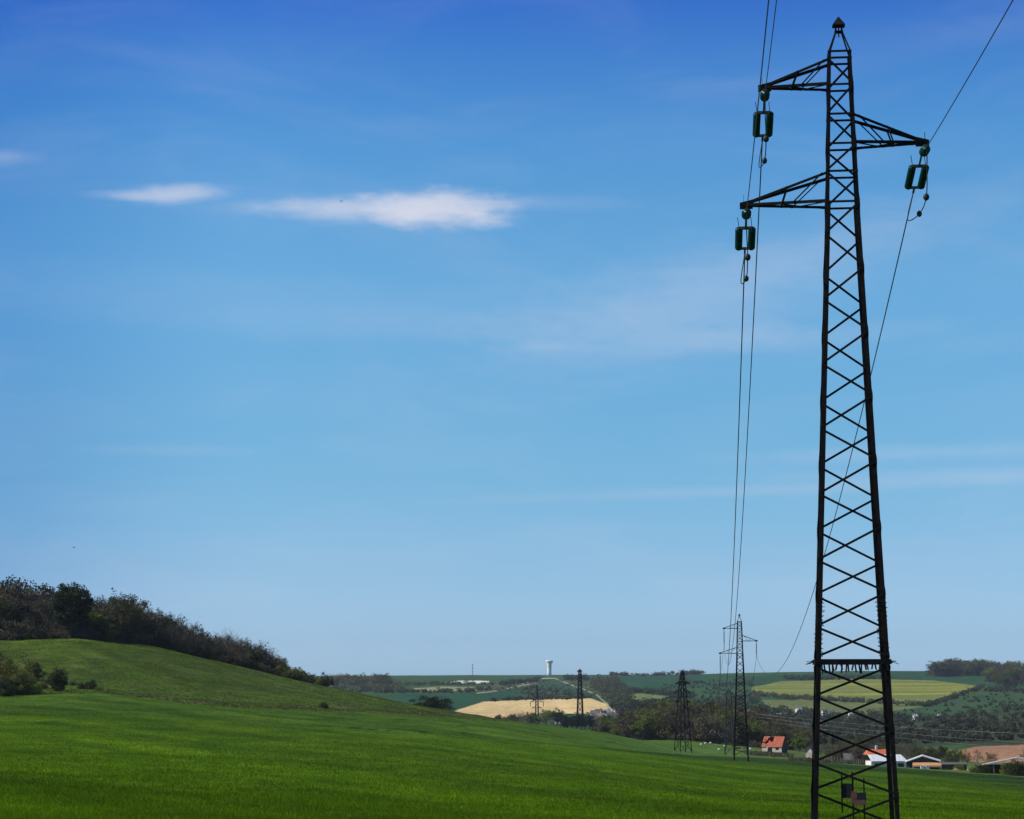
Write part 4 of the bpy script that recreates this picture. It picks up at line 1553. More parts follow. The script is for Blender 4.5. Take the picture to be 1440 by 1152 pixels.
plant('bush', g - Vector((0, 0, 0.5)), P(607, 979, 640).z - g.z + 0.5, 'broad dark bush on the crest where the hill meets the field', None, 'bush', 1.9, 1)

# wood in the valley behind the field
VB = [(840, 1030), (870, 1032), (900, 1034), (950, 1039), (1000, 1045), (1040, 1050), (1062, 1052), (1110, 1050), (1140, 1058)]
VT = [(840, 1018), (866, 1008), (880, 1000), (900, 994), (930, 987), (960, 985), (1000, 986), (1030, 990), (1062, 998), (1110, 1015), (1140, 1020)]
vword = lambda x: 'left of the double-armed pylon' if x < 945 else 'behind the double-armed pylon' if x < 985 else 'behind the second tower' if x < 1062 else 'behind the red-roofed barn'
for row, (Y, n, hf) in enumerate(((845, 44, 0.7), (880, 46, 0.85), (930, 46, 1.0), (1000, 40, 1.04))):
    for i in range(n):
        x = 846 + 290 * (i + rnd.uniform(0.1, 0.9)) / n
        YY = Y + rnd.uniform(-12, 12)
        g = ground(x, YY)
        ty = pline(x, VT) + rnd.uniform(-2, 5) + (1 - hf) * (pline(x, VB) - pline(x, VT))
        h = max(2.0, P(x, ty, YY).z - g.z)
        w = [0.48, 0.14, 0.14, 0.14, 0.10] if x > 930 else [0.25, 0.16, 0.22, 0.27, 0.10]
        key = rnd.choices(['bare', 'budding', 'dark', 'green', 'scrub'], w)[0]
        word = {'bare': 'leafless brown tree', 'budding': 'olive budding tree', 'dark': 'dark green tree', 'green': 'leafy dull green tree', 'scrub': 'brown thicket bush'}[key]
        plant(key, g - Vector((0, 0, 0.3)), h, f'{word} in the valley wood {vword(x)}', f'{word}s in the valley wood {vword(x)}', 'bush' if key == 'scrub' else 'tree', rnd.uniform(0.9, 1.3) * (0.8 if h > 14 else 1))
for (x, Y, ty, key, label, wd) in (
        (1123, 820, 1031, 'lime', 'bright lime-green bushy tree right of the red-roofed barn', 1.2),
        (1105, 850, 1028, 'budding', 'brown-olive tree just behind the red-roofed barn', 1.1),
        (866, 800, 1020, 'lime', 'yellow-green bush at the left end of the valley wood', 1.0),
        (1072, 850, 1030, 'green', 'olive leafy tree left behind the red-roofed barn', 1.1),
        (1060, 830, 1040, 'scrub', 'brown bush pressed against the back of the barn', 1.2),
        (1165, 700, 1040, 'bare', 'leafless brown tree left of the grey old shed', 1.2),
        (1208, 690, 1032, 'budding', 'olive-brown round tree behind the grey old shed', 1.2),
        (1180, 720, 1036, 'bare', 'leafless tree directly behind the grey old shed', 1.3),
        (1150, 720, 1046, 'bare', 'low leafless tree between lime-green tree and grey shed', 1.3),
        (1230, 640, 1050, 'dark', 'dark tree showing behind the orange roof', 0.9),
        (1262, 640, 1042, 'lacy', 'tall pale-limbed bare tree behind the white farm building', 1.3),
        (1280, 660, 1040, 'bare', 'brown leafless tree left of the olive tree behind the farm', 1.2),
        (1304, 620, 1048, 'green', 'round olive tree behind the gabled shed', 1.2),
        (1322, 680, 1048, 'dark', 'dark tree right of the round olive tree behind the farm', 0.9),
        (1345, 500, 1073, 'gbush', 'low olive bush at the right end of the low dark shed', 1.0),
        (1331, 500, 1075, 'bush', 'low dark bush in front of the low dark shed', 1.1),
        (1355, 560, 1054, 'budding', 'loose brown-green tree left of the open shed, left one', 1.1),
        (1372, 540, 1052, 'bare', 'tall twiggy brown tree left of the open shed', 1.2),
        (1390, 545, 1056, 'budding', 'brown tree rising behind the low end of the shed roof', 1.1),
        (1376, 452, 1073, 'bush', 'dark bush in front of the open shed at its low end', 1.3),
        (1366, 450, 1077, 'gbush', 'green-brown bush at the left of the dark bush by the shed', 1.0),
        (1386, 448, 1076, 'bush', 'dark bush hiding the low corner of the shed roof', 1.1),
        (1424, 436, 1067, 'bush', 'tall dark bush covering the front of the open shed', 1.0),
        (1436, 432, 1070, 'bush', 'dark bush at the right edge in front of the shed', 1.3),
        (1413, 440, 1071, 'gbush', 'olive shrub beside the tall dark bush by the shed', 0.7),
        (1455, 470, 1050, 'green', 'olive tree cut by the right edge behind the shed', 1.1)):
    g = ground(x, Y)
    plant(key, g - Vector((0, 0, 0.2)), max(1.0, P(x, ty, Y).z - g.z), label, None, 'bush' if 'bush' in key else 'tree', wd)

for i in range(46):
    x = 1142 + 212 * (i + rnd.random()) / 46
    Y = rnd.uniform(565, 760)
    g = ground(x, Y)
    ty = float(np.interp(x, [1140, 1165, 1210, 1260, 1300, 1330, 1355], [1047, 1044, 1041, 1042, 1049, 1052, 1054])) + rnd.uniform(-2, 8)
    h = P(x, ty, Y).z - g.z
    key = rnd.choices(['bare', 'budding', 'dark', 'green', 'scrub'], [0.5, 0.18, 0.1, 0.08, 0.14])[0]
    word = {'bare': 'leafless brown tree', 'budding': 'olive budding tree', 'dark': 'dark green tree', 'green': 'leafy dull green tree', 'scrub': 'brown thicket bush'}[key]
    where = 'left of the orange roof' if x < 1222 else 'behind the farm buildings'
    if h > 1.5:
        plant(key, g - Vector((0, 0, 0.2)), h, f'{word} in the belt {where}', f'{word}s in the belt {where}', 'bush' if key == 'scrub' else 'tree', 1.2 if key != 'scrub' else 0.8)

# trees round the village at the foot of the tan field
for i in range(70):
    x = 690 + 190 * (i + rnd.random()) / 70
    Y = rnd.uniform(1430, 1640)
    g = ground(x, Y)
    ty = float(np.interp(x, [690, 720, 760, 780, 795, 820, 850, 880], [1008, 1003, 1000, 998, 1003, 1004, 1006, 1006])) + rnd.uniform(-2, 8)
    key = rnd.choices(['bare', 'dark', 'green', 'budding'], [0.45, 0.2, 0.2, 0.15])[0]
    word = {'bare': 'leafless grey tree', 'budding': 'olive budding tree', 'dark': 'dark green tree', 'green': 'leafy dull green tree'}[key]
    h = P(x, ty, Y).z - g.z
    if h > 2:
        plant(key, g, h, f'small far {word} among the village houses below the tan field', f'{word}s around the far village', 'tree', 1.2)
for j, x in enumerate((793, 798, 804, 810, 817, 823, 829, 833)):
    Y = 1400 + 9 * (j % 3)
    g = ground(x, Y)
    plant('conifer', g, P(x, 1002 + 3 * (j % 3) + (4 if j > 6 else 0), Y).z - g.z, 'dark conifer in the clump at the foot of the tall narrow pylon', 'conifers by the village', 'tree', 1.5)
g = ground(783, 1420)
plant('dark', g, P(783, 996, 1420).z - g.z, 'dark rounded tree, tallest left of the conifer clump in the village', None, 'tree', 0.9)


# far woods and hedges, one mass each -----------------------------------------------------------------
def clump_quads(c, h, w, n, leaf, rg):
    d = rg.normal(0, 1, (n, 3))
    d /= np.linalg.norm(d, axis=1)[:, None]
    d *= (rg.random((n, 1)) ** 0.35)
    lump = 1 + 0.25 * np.sin(4 * d[:, :1] + c[0]) * np.cos(5 * d[:, 2:3] + c[1])
    p = np.array([c[0], c[1], c[2] + h * 0.52]) + d * lump * np.array([w / 2, w / 2, h * 0.52])
    return tri_cloud(p, leaf, n, r=rg)


def woodmass(name, spots, m, label, cat, leaf=1.0, n=130):
    rg = np.random.default_rng(len(spots) * 7 + 3)
    q = np.concatenate([clump_quads(p, h, w, n, leaf, rg) for p, h, w in spots])
    o = np_mesh(name, q.reshape(-1, 3), np.arange(len(q) * 4).reshape(-1, 4), m)
    return tag(o, label, cat, kind='stuff')


def along(pts, n, hpx, jitter=0.6, wf=1.2, ymin=900, hv=0.5):
    """spots along a photo polyline laid on the land"""
    out = []
    L = [0]
    for a, b in zip(pts[:-1], pts[1:]):
        L.append(L[-1] + math.hypot(b[0] - a[0], b[1] - a[1]))
    for i in range(n):
        s = rnd.random() * L[-1]
        x = np.interp(s, L, [p[0] for p in pts])
        y = np.interp(s, L, [p[1] for p in pts]) + rnd.gauss(0, jitter)
        p = on(x, y, ymin)
        if p.y > 5400:
            continue
        h = hpx * rnd.uniform(1 - hv, 1 + hv) * p.y / F
        out.append((p, h, h * wf * rnd.uniform(0.8, 1.3)))
    return out


def inside(poly, n, hpx, wf=1.1, ymin=900, hv=0.4):
    out = []
    xs, ys = [p[0] for p in poly], [p[1] for p in poly]
    while len(out) < n:
        x, y = rnd.uniform(min(xs), max(xs)), rnd.uniform(min(ys), max(ys))
        if not inpoly(np.array([x]), np.array([y]), poly)[0]:
            continue
        p = on(x, y, ymin)
        h = hpx * rnd.uniform(1 - hv, 1 + hv) * p.y / F
        out.append((p, h, h * wf * rnd.uniform(0.8, 1.3)))
    return out


woodmass('distant_wood', inside([(462, 966), (480, 963), (540, 962), (570, 966), (560, 975), (480, 976), (462, 976)], 90, 9, 1.0) + inside([(470, 962), (545, 962), (545, 964), (470, 964)], 30, 11, 0.8),
         M['haze_tree'], 'far grey-green wood on the plain just right of the left hill', 'wood', 1.5, 170)
woodmass('hedgerow', along([(545, 965), (600, 963), (660, 963), (700, 964)], 90, 4), M['haze_tree'], 'far hedge along the top of the pale strip field', 'hedge', 1.3, 70)
woodmass('hedgerow', along([(530, 974), (580, 974), (650, 974), (690, 970)], 110, 4.5), M['haze_tree2'], 'far bushy hedge along the bottom of the pale strip field', 'hedge', 1.3, 80)
woodmass('hedgerow', along([(700, 964), (735, 961), (760, 958)], 50, 5), M['haze_tree2'], 'dark far hedge left of the water tower', 'hedge', 1.3, 90)
woodmass('hedgerow', along([(690, 986), (740, 984), (800, 983), (835, 982)], 120, 3.4), M['haze_tree2'], 'far hedge along the upper edge of the tan field', 'hedge', 1.2, 80)
woodmass('scrubland', inside([(735, 970), (760, 966), (800, 972), (830, 980), (770, 981), (730, 981)], 70, 3.5), M['haze_tree'], 'far scrub above the tan field below the water tower', 'scrub', 1.2, 70)
woodmass('scrubland', inside([(905, 975), (950, 958), (1060, 955), (1062, 985), (1000, 1000), (950, 985)], 150, 2.6, 1.5), M['haze_tree'], 'far scattered scrub on the slope behind the two middle pylons', 'scrub', 1.2, 50)
woodmass('scrubland', inside([(690, 972), (740, 956), (850, 956), (860, 984), (800, 982), (740, 980)], 130, 2.4, 1.5), M['haze_tree'], 'far scattered scrub on the slope under the water tower', 'scrub', 1.2, 50)
woodmass('scrubland', inside([(1330, 985), (1440, 968), (1440, 992), (1320, 1004), (1250, 1004)], 60, 3.0, 1.4), M['haze_tree2'], 'far scattered bushes on the green slope right of the tall tower', 'scrub', 1.1, 50)
woodmass('distant_wood', inside([(830, 965), (850, 956), (870, 960), (880, 975), (895, 995), (880, 1004), (862, 1000), (855, 988), (840, 975)], 120, 9, 1.1), M['haze_tree'], 'far olive wood at the right side of the tan field', 'wood', 1.4, 150)
woodmass('hedgerow', along([(795, 957), (815, 956), (830, 957)], 26, 6), M['haze_tree2'], 'far dark trees on the skyline right of the water tower', 'hedge', 1.4, 120)
woodmass('hedgerow', along([(868, 974), (900, 974), (930, 977), (950, 978)], 90, 5.5), M['haze_tree2'], 'far line of trees above the mid green field', 'hedge', 1.2, 110)
woodmass('hedgerow', along([(885, 995), (900, 994), (930, 990), (950, 984), (975, 981)], 90, 5.5), M['haze_tree2'], 'far hedge along the bottom of the mid green field', 'hedge', 1.2, 100)
woodmass('distant_wood', inside([(870, 1000), (895, 994), (950, 990), (960, 1004), (900, 1016), (870, 1016)], 110, 11, 1.1), M['haze_tree2'], 'far dark blue-green wood behind the valley trees', 'wood', 1.1, 170)
woodmass('distant_wood', inside([(1000, 1004), (1062, 994), (1130, 1006), (1240, 1006), (1330, 1012), (1440, 992), (1440, 1040), (1340, 1046), (1200, 1048), (1100, 1046), (1000, 1040)], 620, 9, 1.2), M['haze_tree2'], 'dark wood covering the far valley side to the right', 'wood', 1.0, 130)
woodmass('hedgerow', along([(1060, 978), (1100, 982), (1140, 984), (1175, 986), (1250, 990), (1300, 993)], 200, 5), M['haze_tree'], 'grey-brown hedge along the bottom of the yellow field', 'hedge', 1.2, 90)
woodmass('hedgerow', along([(1300, 994), (1330, 986), (1360, 976), (1385, 968)], 90, 5), M['haze_tree2'], 'dark hedge up the right side of the yellow field', 'hedge', 1.2, 100)
woodmass('hedgerow', along([(1104, 956), (1150, 956), (1200, 955), (1245, 955)], 110, 5.5), M['haze_tree2'], 'dark tree line along the top of the yellow field', 'hedge', 1.3, 90)
woodmass('hedgerow', along([(950, 963), (985, 961), (1010, 966), (1050, 962)], 60, 3.5), M['haze_tree2'], 'far broken hedge across the dark green field behind the second tower', 'hedge', 1.2, 70)
woodmass('distant_wood', inside([(1000, 985), (1062, 978), (1068, 990), (1030, 998), (1000, 998)], 60, 6, 1.1), M['haze_tree'], 'far brown wood just behind the second tower', 'wood', 1.2, 110)
for i in range(44):
    x = 1390 + 56 * (i + rnd.random()) / 44
    yb = rnd.uniform(953, 970) if x > 1400 else rnd.uniform(953, 960)
    p = on(x, yb, 1500)
    key = rnd.choice(['green', 'bare', 'scrub', 'budding', 'green', 'dark'])
    word = {'bare': 'leafless brown', 'budding': 'olive budding', 'dark': 'dark green', 'green': 'leafy olive', 'scrub': 'brownish'}[key]
    plant(key, p, rnd.uniform(13, 20) * p.y / F, f'{word} tree in the far wood at the right edge below the skyline', f'{word} trees in the far wood at the right edge', 'tree', 0.8 if key == 'scrub' else 1.2)
woodmass('hedgerow', along([(1385, 972), (1410, 972), (1440, 974)], 50, 5), M['haze_tree2'], 'far hedge below the wood at the right edge', 'hedge', 1.2, 90)
# countable trees on the far skyline
for i in range(46):
    x = 1308 + 132 * (i + rnd.random()) / 46
    Y = rnd.uniform(3560, 3720)
    g = ground(x, Y)
    ty = float(np.interp(x, [1308, 1320, 1350, 1380, 1400, 1440], [934, 929, 926, 928, 930, 930])) + rnd.uniform(-1, 4)
    plant(('scrub', 'bare', 'green', 'scrub')[i % 4], g, max(6, P(x, ty, Y).z - g.z), 'tiny leafless brown tree of the wood on the skyline at far right', 'trees of the far right skyline wood', 'tree', 1.7 if i % 4 in (1, 2) else 0.8)
for (xa, xb, n, ty0, ty1) in ((858, 884, 12, 944, 946), (884, 904, 7, 946, 948), (905, 920, 4, 946, 949), (922, 966, 14, 943, 947), (960, 992, 12, 941, 944)):
    for i in range(n):
        x = xa + (xb - xa) * (i + rnd.random()) / n
        Y = rnd.uniform(4150, 4350)
        g = ground(x, Y)
        plant(('scrub', 'green', 'bare')[i % 3], g, max(5, P(x, rnd.uniform(ty0, ty1), Y).z - g.z), 'tiny grey-brown tree in the clumps on the middle skyline', 'trees of the middle skyline clumps', 'tree', 1.7 if i % 3 else 0.9)
for i in range(24):
    x = 470 + 80 * (i + rnd.random()) / 24
    Y = rnd.uniform(3100, 3400)
    g = ground(x, Y)
    plant('green' if i % 2 else 'budding', g, max(5, P(x, rnd.uniform(946, 954), Y).z - g.z), 'tiny leafless tree rising from the far wood right of the hill', 'trees of the far wood right of the hill', 'tree', 1.6)


# ------------------------------------------------------------------ buildings
def house(name, label, cat, loc, rz, L, W, hw, hr, wall, roof, group=None, over=0.25, windows=0, chimney=False, hip=0.0, wname='wall'):
    """gabled building: length L along x, width W along y, wall height hw, ridge hr above it"""
    root = empty(name, loc, rz)
    tag(root, label, cat, group)
    m = MB()
    l, w = L / 2, W / 2
    m.add([(-l, -w, -0.8), (l, -w, -0.8), (l, w, -0.8), (-l, w, -0.8), (-l, -w, hw), (l, -w, hw), (l, w, hw), (-l, w, hw), (-l, 0, hw + hr), (l, 0, hw + hr)],
          [(0, 1, 5, 4), (2, 3, 7, 6), (1, 2, 6, 9, 5), (3, 0, 4, 8, 7), (0, 3, 2, 1)])
    m.build(wname, wall, root)
    m = MB()
    t = 0.14
    k = hr / w
    for e in (-1, 1):
        a = [(-l - over, e * (w + over), hw - over * k), (l + over, e * (w + over), hw - over * k), (l + over - hip, 0, hw + hr), (-l - over + hip, 0, hw + hr)]
        up = [(x, y, z + t + 0.02) for x, y, z in a]
        lo = [(x, y, z + 0.02) for x, y, z in a]
        m.add(lo + up, [(3, 2, 1, 0), (4, 5, 6, 7), (0, 1, 5, 4), (1, 2, 6, 5), (2, 3, 7, 6), (3, 0, 4, 7)] if e < 0 else [(0, 1, 2, 3), (7, 6, 5, 4), (4, 5, 1, 0), (5, 6, 2, 1), (6, 7, 3, 2), (7, 4, 0, 3)])
    rf = m.build('roof', roof, root)
    if chimney:
        m = MB()
        m.box((l * 0.5, -0.35, hw + hr * 0.6), (l * 0.5 + 0.7, 0.35, hw + hr + 0.9))
        m.build('chimney', M['brownroof'], rf)
    for i in range(windows):
        x = -l + L * (i + 0.5) / windows
        m = MB()
        m.box((x - 0.5, -w - 0.04, hw * 0.35), (x + 0.5, -w + 0.02, hw * 0.8))
        m.build('window', M['glasspane'], root)
    return root


# the red-roofed barn, with slipped tiles and a fallen-in patch of roof
gb = ground(1088, 760)
sc_b = 760 / F
barn = empty('barn', gb, R(-30))
tag(barn, 'small old barn with a broken red tiled roof and pale walls beyond the field', 'barn')
bl, bw, bh, br = 3.7, 2.6, 2.1, 3.3
m = MB()
m.add([(-bl, -bw, -1), (bl, -bw, -1), (bl, bw, -1), (-bl, bw, -1), (-bl, -bw, bh), (bl, -bw, bh), (bl, bw, bh), (-bl, bw, bh)], [(0, 1, 5, 4), (2, 3, 7, 6), (3, 0, 4, 7)])
m.build('wall', M['plaster'], barn)
m = MB()
m.add([(bl, -bw, -1), (bl, bw, -1), (bl, bw, bh), (bl, 0, bh + br), (bl, -bw, bh)], [(0, 1, 2, 3, 4)])
m.add([(-bl, -bw, bh), (-bl, bw, bh), (-bl, 0, bh + br)], [(0, 2, 1)])
m.build('gable', M['wood'], barn)
m = MB()
NXT, NZT = 14, 8
hole = {(4, 7), (5, 7), (5, 6), (6, 7), (6, 6), (4, 5), (3, 4), (3, 5), (3, 3), (2, 3), (1, 5), (5, 5), (2, 2), (0, 3), (4, 0), (3, 0), (6, 5), (4, 6), (5, 4), (2, 4), (1, 3), (3, 6), (6, 4)}
for e in (-1, 1):
    for i in range(NXT):
        for j in range(NZT):
            if e < 0 and (i, j) in hole:
                continue
            x0, x1 = -bl - 0.2 + (2 * bl + 0.4) * i / NXT, -bl - 0.2 + (2 * bl + 0.4) * (i + 1) / NXT - 0.015
            f0, f1 = j / NZT, (j + 1) / NZT - 0.008
            y0, y1 = e * (bw + 0.25) * (1 - f0), e * (bw + 0.25) * (1 - f1)
            z0, z1 = bh - 0.25 + (br + 0.3) * f0, bh - 0.25 + (br + 0.3) * f1
            dz = 0.10 + rnd.uniform(0, 0.05)
            vs = [(x0, y0, z0), (x1, y0, z0), (x1, y1, z1), (x0, y1, z1), (x0, y0, z0 + dz), (x1, y0, z0 + dz), (x1, y1, z1 + dz), (x0, y1, z1 + dz)]
            m.add(vs, [(0, 3, 2, 1), (4, 5, 6, 7), (0, 1, 5, 4), (1, 2, 6, 5), (2, 3, 7, 6), (3, 0, 4, 7)])
m.build('roof', M['tile'], barn)
m = MB()
m.box((-1.6, -bw - 0.03, -0.6), (0.1, -bw + 0.03, 1.8))
m.build('door', M['dark'], barn)
m = MB()
m.box((1.4, -bw - 0.03, 0.9), (2.6, -bw + 0.03, 1.8))
m.build('window', M['dark'], barn)

# fence beside the barn and the edge of the farm
def fence(pts, label, h=1.3, gap=2.6):
    root = empty('fence', pts[0])
    tag(root, label, 'fence')
    o0 = pts[0]
    tops = []
    for a, b in zip(pts[:-1], pts[1:]):
        n = max(1, int((b - a).length / gap))
        for i in range(n):
            q = a.lerp(b, i / n)
            z = float(H(q.x, q.y))
            q = Vector((q.x, q.y, z)) - o0
            m = MB()
            m.bar(q - Vector((0, 0, .4)), q + Vector((rnd.uniform(-.05, .05), 0, h)), 0.13)
            m.build('post', M['barkpale'], root)
            tops.append(q)
    for f in (0.5, 0.92):
        m = MB()
        m.tube([q + Vector((0, 0, h * f)) for q in tops], 0.02, 4)
        m.build('wire', M['cable'], root)
    return root


fence([ground(1052, 640), ground(1080, 650), ground(1100, 650), ground(1140, 640)], 'low wooden post fence on the pasture in front of the red-roofed barn')
fence([ground(1150, 560), ground(1180, 540), ground(1222, 505)], 'post fence with wires leading to the white farm building')
M['weed'] = leaf_mat('dry_weeds', (0.10, 0.095, 0.05), 0.5, 0.5)
tp_ = [ground(rnd.uniform(1050, 1112), rnd.uniform(640, 720)) for k in range(160)] + [ground(rnd.uniform(1110, 1222), rnd.uniform(505, 620)) for k in range(160)]
tufts('weeds', tp_, [rnd.uniform(0.5, 1.1) for _ in tp_], M['weed'], 'dry brown weeds on the pasture in front of the barn and farm', 'weeds', 18)

# white farm building, gabled shed, open shed
g = ground(1247, 500)
root = empty('farm_building', g, R(6))
root.scale = (1, 1, 0.84)
tag(root, 'long white farm building with an orange tiled roof section, partly behind the tall tower', 'farm building')
m = MB()
m.box((-4.1, 0, -0.8), (4.1, 5, 1.35))
m.build('wall', M['whitewall'], root)
m = MB()
m.add([(-4.2, -0.5, 1.30), (4.4, -0.5, 1.30), (3.7, 2.6, 3.0), (-4.2, 2.6, 3.0), (-4.2, -0.5, 1.42), (4.4, -0.5, 1.42), (3.7, 2.6, 3.12), (-4.2, 2.6, 3.12)],
      [(0, 3, 2, 1), (4, 5, 6, 7), (0, 1, 5, 4), (1, 2, 6, 5), (2, 3, 7, 6), (3, 0, 4, 7)])
m.build('sheet_roof', M['whiteroof'], root)
m = MB()
m.add([(-4.0, 2.7, 3.0), (0.9, 2.7, 3.0), (0.9, 5.2, 4.5), (-3.6, 5.2, 4.5), (-4.0, 7.4, 3.0), (0.9, 7.4, 3.0)], [(0, 1, 2, 3), (3, 2, 5, 4), (0, 3, 4), (1, 5, 2)])
rf = m.build('tiled_roof', M['tile2'], root)
m = MB()
m.box((-1.6, 5.0, 4.1), (-1.1, 5.5, 5.5))
m.build('chimney', M['whitewall'], rf)
for x in (-2.6, 1.2, 2.9):
    m = MB()
    m.box((x - 0.7, -0.06, -0.3), (x + 0.7, 0.05, 0.8))
    m.build('window', M['glasspane'], root)

g = ground(1294.5, 485)
root = empty('gabled_shed', g, R(-11))
root.scale = (1, 1, 0.84)
tag(root, 'dark gabled shed with white roof edges and an ochre lean-to front', 'shed')
m = MB()
m.add([(-3.6, 0.2, -0.8), (3.7, 0.2, -0.8), (3.7, 0.2, 1.9), (0, 0.2, 3.2), (-3.6, 0.2, 1.7), (-3.6, 6, -0.8), (3.7, 6, -0.8), (3.7, 6, 1.9), (0, 6, 3.2), (-3.6, 6, 1.7)],
      [(0, 1, 2, 3, 4), (1, 6, 7, 2), (5, 0, 4, 9), (6, 5, 9, 8, 7)])
m.build('wall', M['wood'], root)
m = MB()
for a, b in (((-3.9, 1.55), (0, 3.25)), ((0, 3.25), (4.0, 1.85))):
    lo = [(a[0], -0.35, a[1]), (b[0], -0.35, b[1]), (b[0], 6.2, b[1]), (a[0], 6.2, a[1])]
    m.add(lo + [(x, y, z + 0.24) for x, y, z in lo], [(0, 3, 2, 1), (4, 5, 6, 7), (0, 1, 5, 4), (1, 2, 6, 5), (2, 3, 7, 6), (3, 0, 4, 7)])
m.build('roof', M['whiteroof'], root)
m = MB()
lo = [(-2.2, -2.2, 0.75), (4.1, -2.2, 0.75), (4.1, 0.15, 1.55), (-2.2, 0.15, 1.55)]
m.add(lo + [(x, y, z + 0.12) for x, y, z in lo], [(0, 3, 2, 1), (4, 5, 6, 7), (0, 1, 5, 4), (1, 2, 6, 5), (2, 3, 7, 6), (3, 0, 4, 7)])
m.box((-2.2, -2.28, 0.52), (4.1, -2.205, 0.95))
m.build('lean_to_roof', M['fascia'], root)
for x in (-2.1, -0.3, 1.6, 3.95):
    m = MB()
    m.bar((x, -2.1, -0.8), (x, -2.1, 0.74), 0.16)
    m.build('post', M['whitewall'] if x < 0 else M['wood'], root)
m = MB()
m.box((-1.9, 0.12, -0.8), (3.5, 0.19, 0.7))
m.build('opening', M['dark'], root)
for dx, dz, lab in ((-0.6, 0, 'small white box standing under the ochre lean-to, left one'), (0.5, 0.08, 'small white box standing under the ochre lean-to, right one')):
    p = Vector((g.x + dx, g.y - 2.9, 0))
    p.z = float(H(p.x, p.y))
    m = MB()
    m.box((-0.42, -0.3, -0.1), (0.42, 0.3, 0.55 + dz))
    m.box((-0.46, -0.34, 0.551 + dz), (0.46, 0.34, 0.62 + dz))
    tag(m.build('box', M['whitewall'], loc=p), lab, 'box')
gl = ground(1336, 520)
house('low_shed', 'low dark shed with a thin pale roof right of the gabled shed', 'shed', gl, R(2), 6.0, 4, 1.25, 0.4, M['wood'], M['slate'])

g = ground(1412, 455)
root = empty('open_shed', g, R(-14))
tag(root, 'open shed with a long pale sloping roof and dark inside at the right edge', 'shed')
m = MB()
a, b = (-5.3, 1.65), (2.2, 3.25)
lo = [(a[0], -2.6, a[1]), (b[0], -2.6, b[1]), (b[0], 5, b[1]), (a[0], 5, a[1])]
m.add(lo + [(x, y, z + 0.26) for x, y, z in lo], [(0, 3, 2, 1), (4, 5, 6, 7), (0, 1, 5, 4), (1, 2, 6, 5), (2, 3, 7, 6), (3, 0, 4, 7)])
a, b = (2.21, 3.25), (8.5, 1.9)
lo = [(a[0], -2.6, a[1]), (b[0], -2.6, b[1]), (b[0], 5, b[1]), (a[0], 5, a[1])]
m.add(lo + [(x, y, z + 0.26) for x, y, z in lo], [(0, 3, 2, 1), (4, 5, 6, 7), (0, 1, 5, 4), (1, 2, 6, 5), (2, 3, 7, 6), (3, 0, 4, 7)])
m.build('roof', M['concrete'], root)
m = MB()
m.box((-4.6, 4.4, -0.8), (8, 4.6, 1.8))
m.box((-4.8, -1.2, -0.8), (-4.6, 4.6, 1.55))
m.build('wall', M['wood'], root)
for x in (-2.6, 1.2, 4.8):
    m = MB()
    m.bar((x, -2.2, -0.8), (x, -2.2, 2.1 + 0.1 * x), 0.2)
    m.build('post', M['concrete'] if x < 0 else M['wood'], root)
m = MB()
m.box((-0.2, 1.5, -0.5), (1.6, 3.0, 1.4))
m.build('stacked_timber', M['plaster'], root)
m = MB()
m.box((-3.0, -3.4, -0.6), (1.8, -3.0, 0.14))
m.build('kerb_wall', M['concrete'], root)

g = ground(1197, 590)
house('old_shed', 'grey slate-roofed old shed half hidden between bare trees left of the farm', 'shed', g, R(-8), 4.6, 3.6, 0.9, 1.5, M['wood'], M['slate'])
g = ground(1139, 690)
house('cottage', 'small cream cottage wall just left of the tall tower leg', 'house', g, R(60), 3.2, 2.5, 2.0, 1.2, M['plaster'], M['slate'], windows=1)

# farmyard clutter
for x, y_, lab, c, s in ((1337, 1081, 'pale stone block at the farm track', 'concrete', 0.7), (1344, 1083, 'reddish rubble heap on the farm track', 'brownroof', 0.8), (1357, 1083, 'yellow-green heap beside the farm track', 'plaster', 0.9)):
    p = on(x, y_, 300)
    m = MB()
    r2 = random.Random(x)
    prof = [(0.15, -0.2)] + [(s * (1.15 - 0.2 * k) * r2.uniform(0.8, 1.2), k * 0.11 * s) for k in range(5)] + [(0.05, 0.55 * s)]
    m.lathe(prof, 9)
    o = m.build('rubble_heap' if c != 'concrete' else 'stone_block', M[c], loc=p)
    tag(o, lab, 'heap' if c != 'concrete' else 'stone')

# white wrapped bales on the pasture by the valley wood
for i, (x, Y) in enumerate(((985, 770), (991, 800), (998, 815), (1018, 790), (1042, 770), (1054, 775), (1010, 700))):
    g = ground(x, Y)
    m = MB()
    m.lathe([(0.24, -0.34), (0.3, -0.3), (0.31, 0), (0.3, 0.3), (0.24, 0.34)], 12, (0, 0, 0.27), (1, 0.3, 0))
    tag(m.build('bale', M['bale'], loc=g), 'small white bale lying on the pasture in front of the valley wood', 'bale', 'white bales on the pasture')

# water tower on the skyline
gw = ground(772.5, 4350)
s = 4350 / F
hw_ = P(772, 928.5, 4350).z - gw.z
root = empty('water_tower', gw)
tag(root, 'white mushroom-shaped water tower on the far skyline', 'water tower')
m = MB()
m.lathe([(4.6 * s * 0.72, -2), (4.1 * s * 0.72, hw_ * 0.2), (3.5 * s * 0.9, hw_ * 0.45), (3.4 * s * 0.9, hw_ * 0.72), (4.0 * s, hw_ * 0.80)], 28)
m.build('shaft', M['white'], root, smooth=True)
m = MB()
m.lathe([(3.9 * s, hw_ * 0.795), (5.0 * s, hw_ * 0.86), (5.1 * s, hw_ * 0.965), (4.6 * s, hw_ * 0.985), (1.0 * s, hw_)], 28)
m.build('tank', M['white'], root)
m = MB()
m.lathe([(5.16 * s, hw_ * 0.90), (5.16 * s, hw_ * 0.915)], 28)
m.build('band', M['concrete'], root)
gm = ground(664.5, 4400)
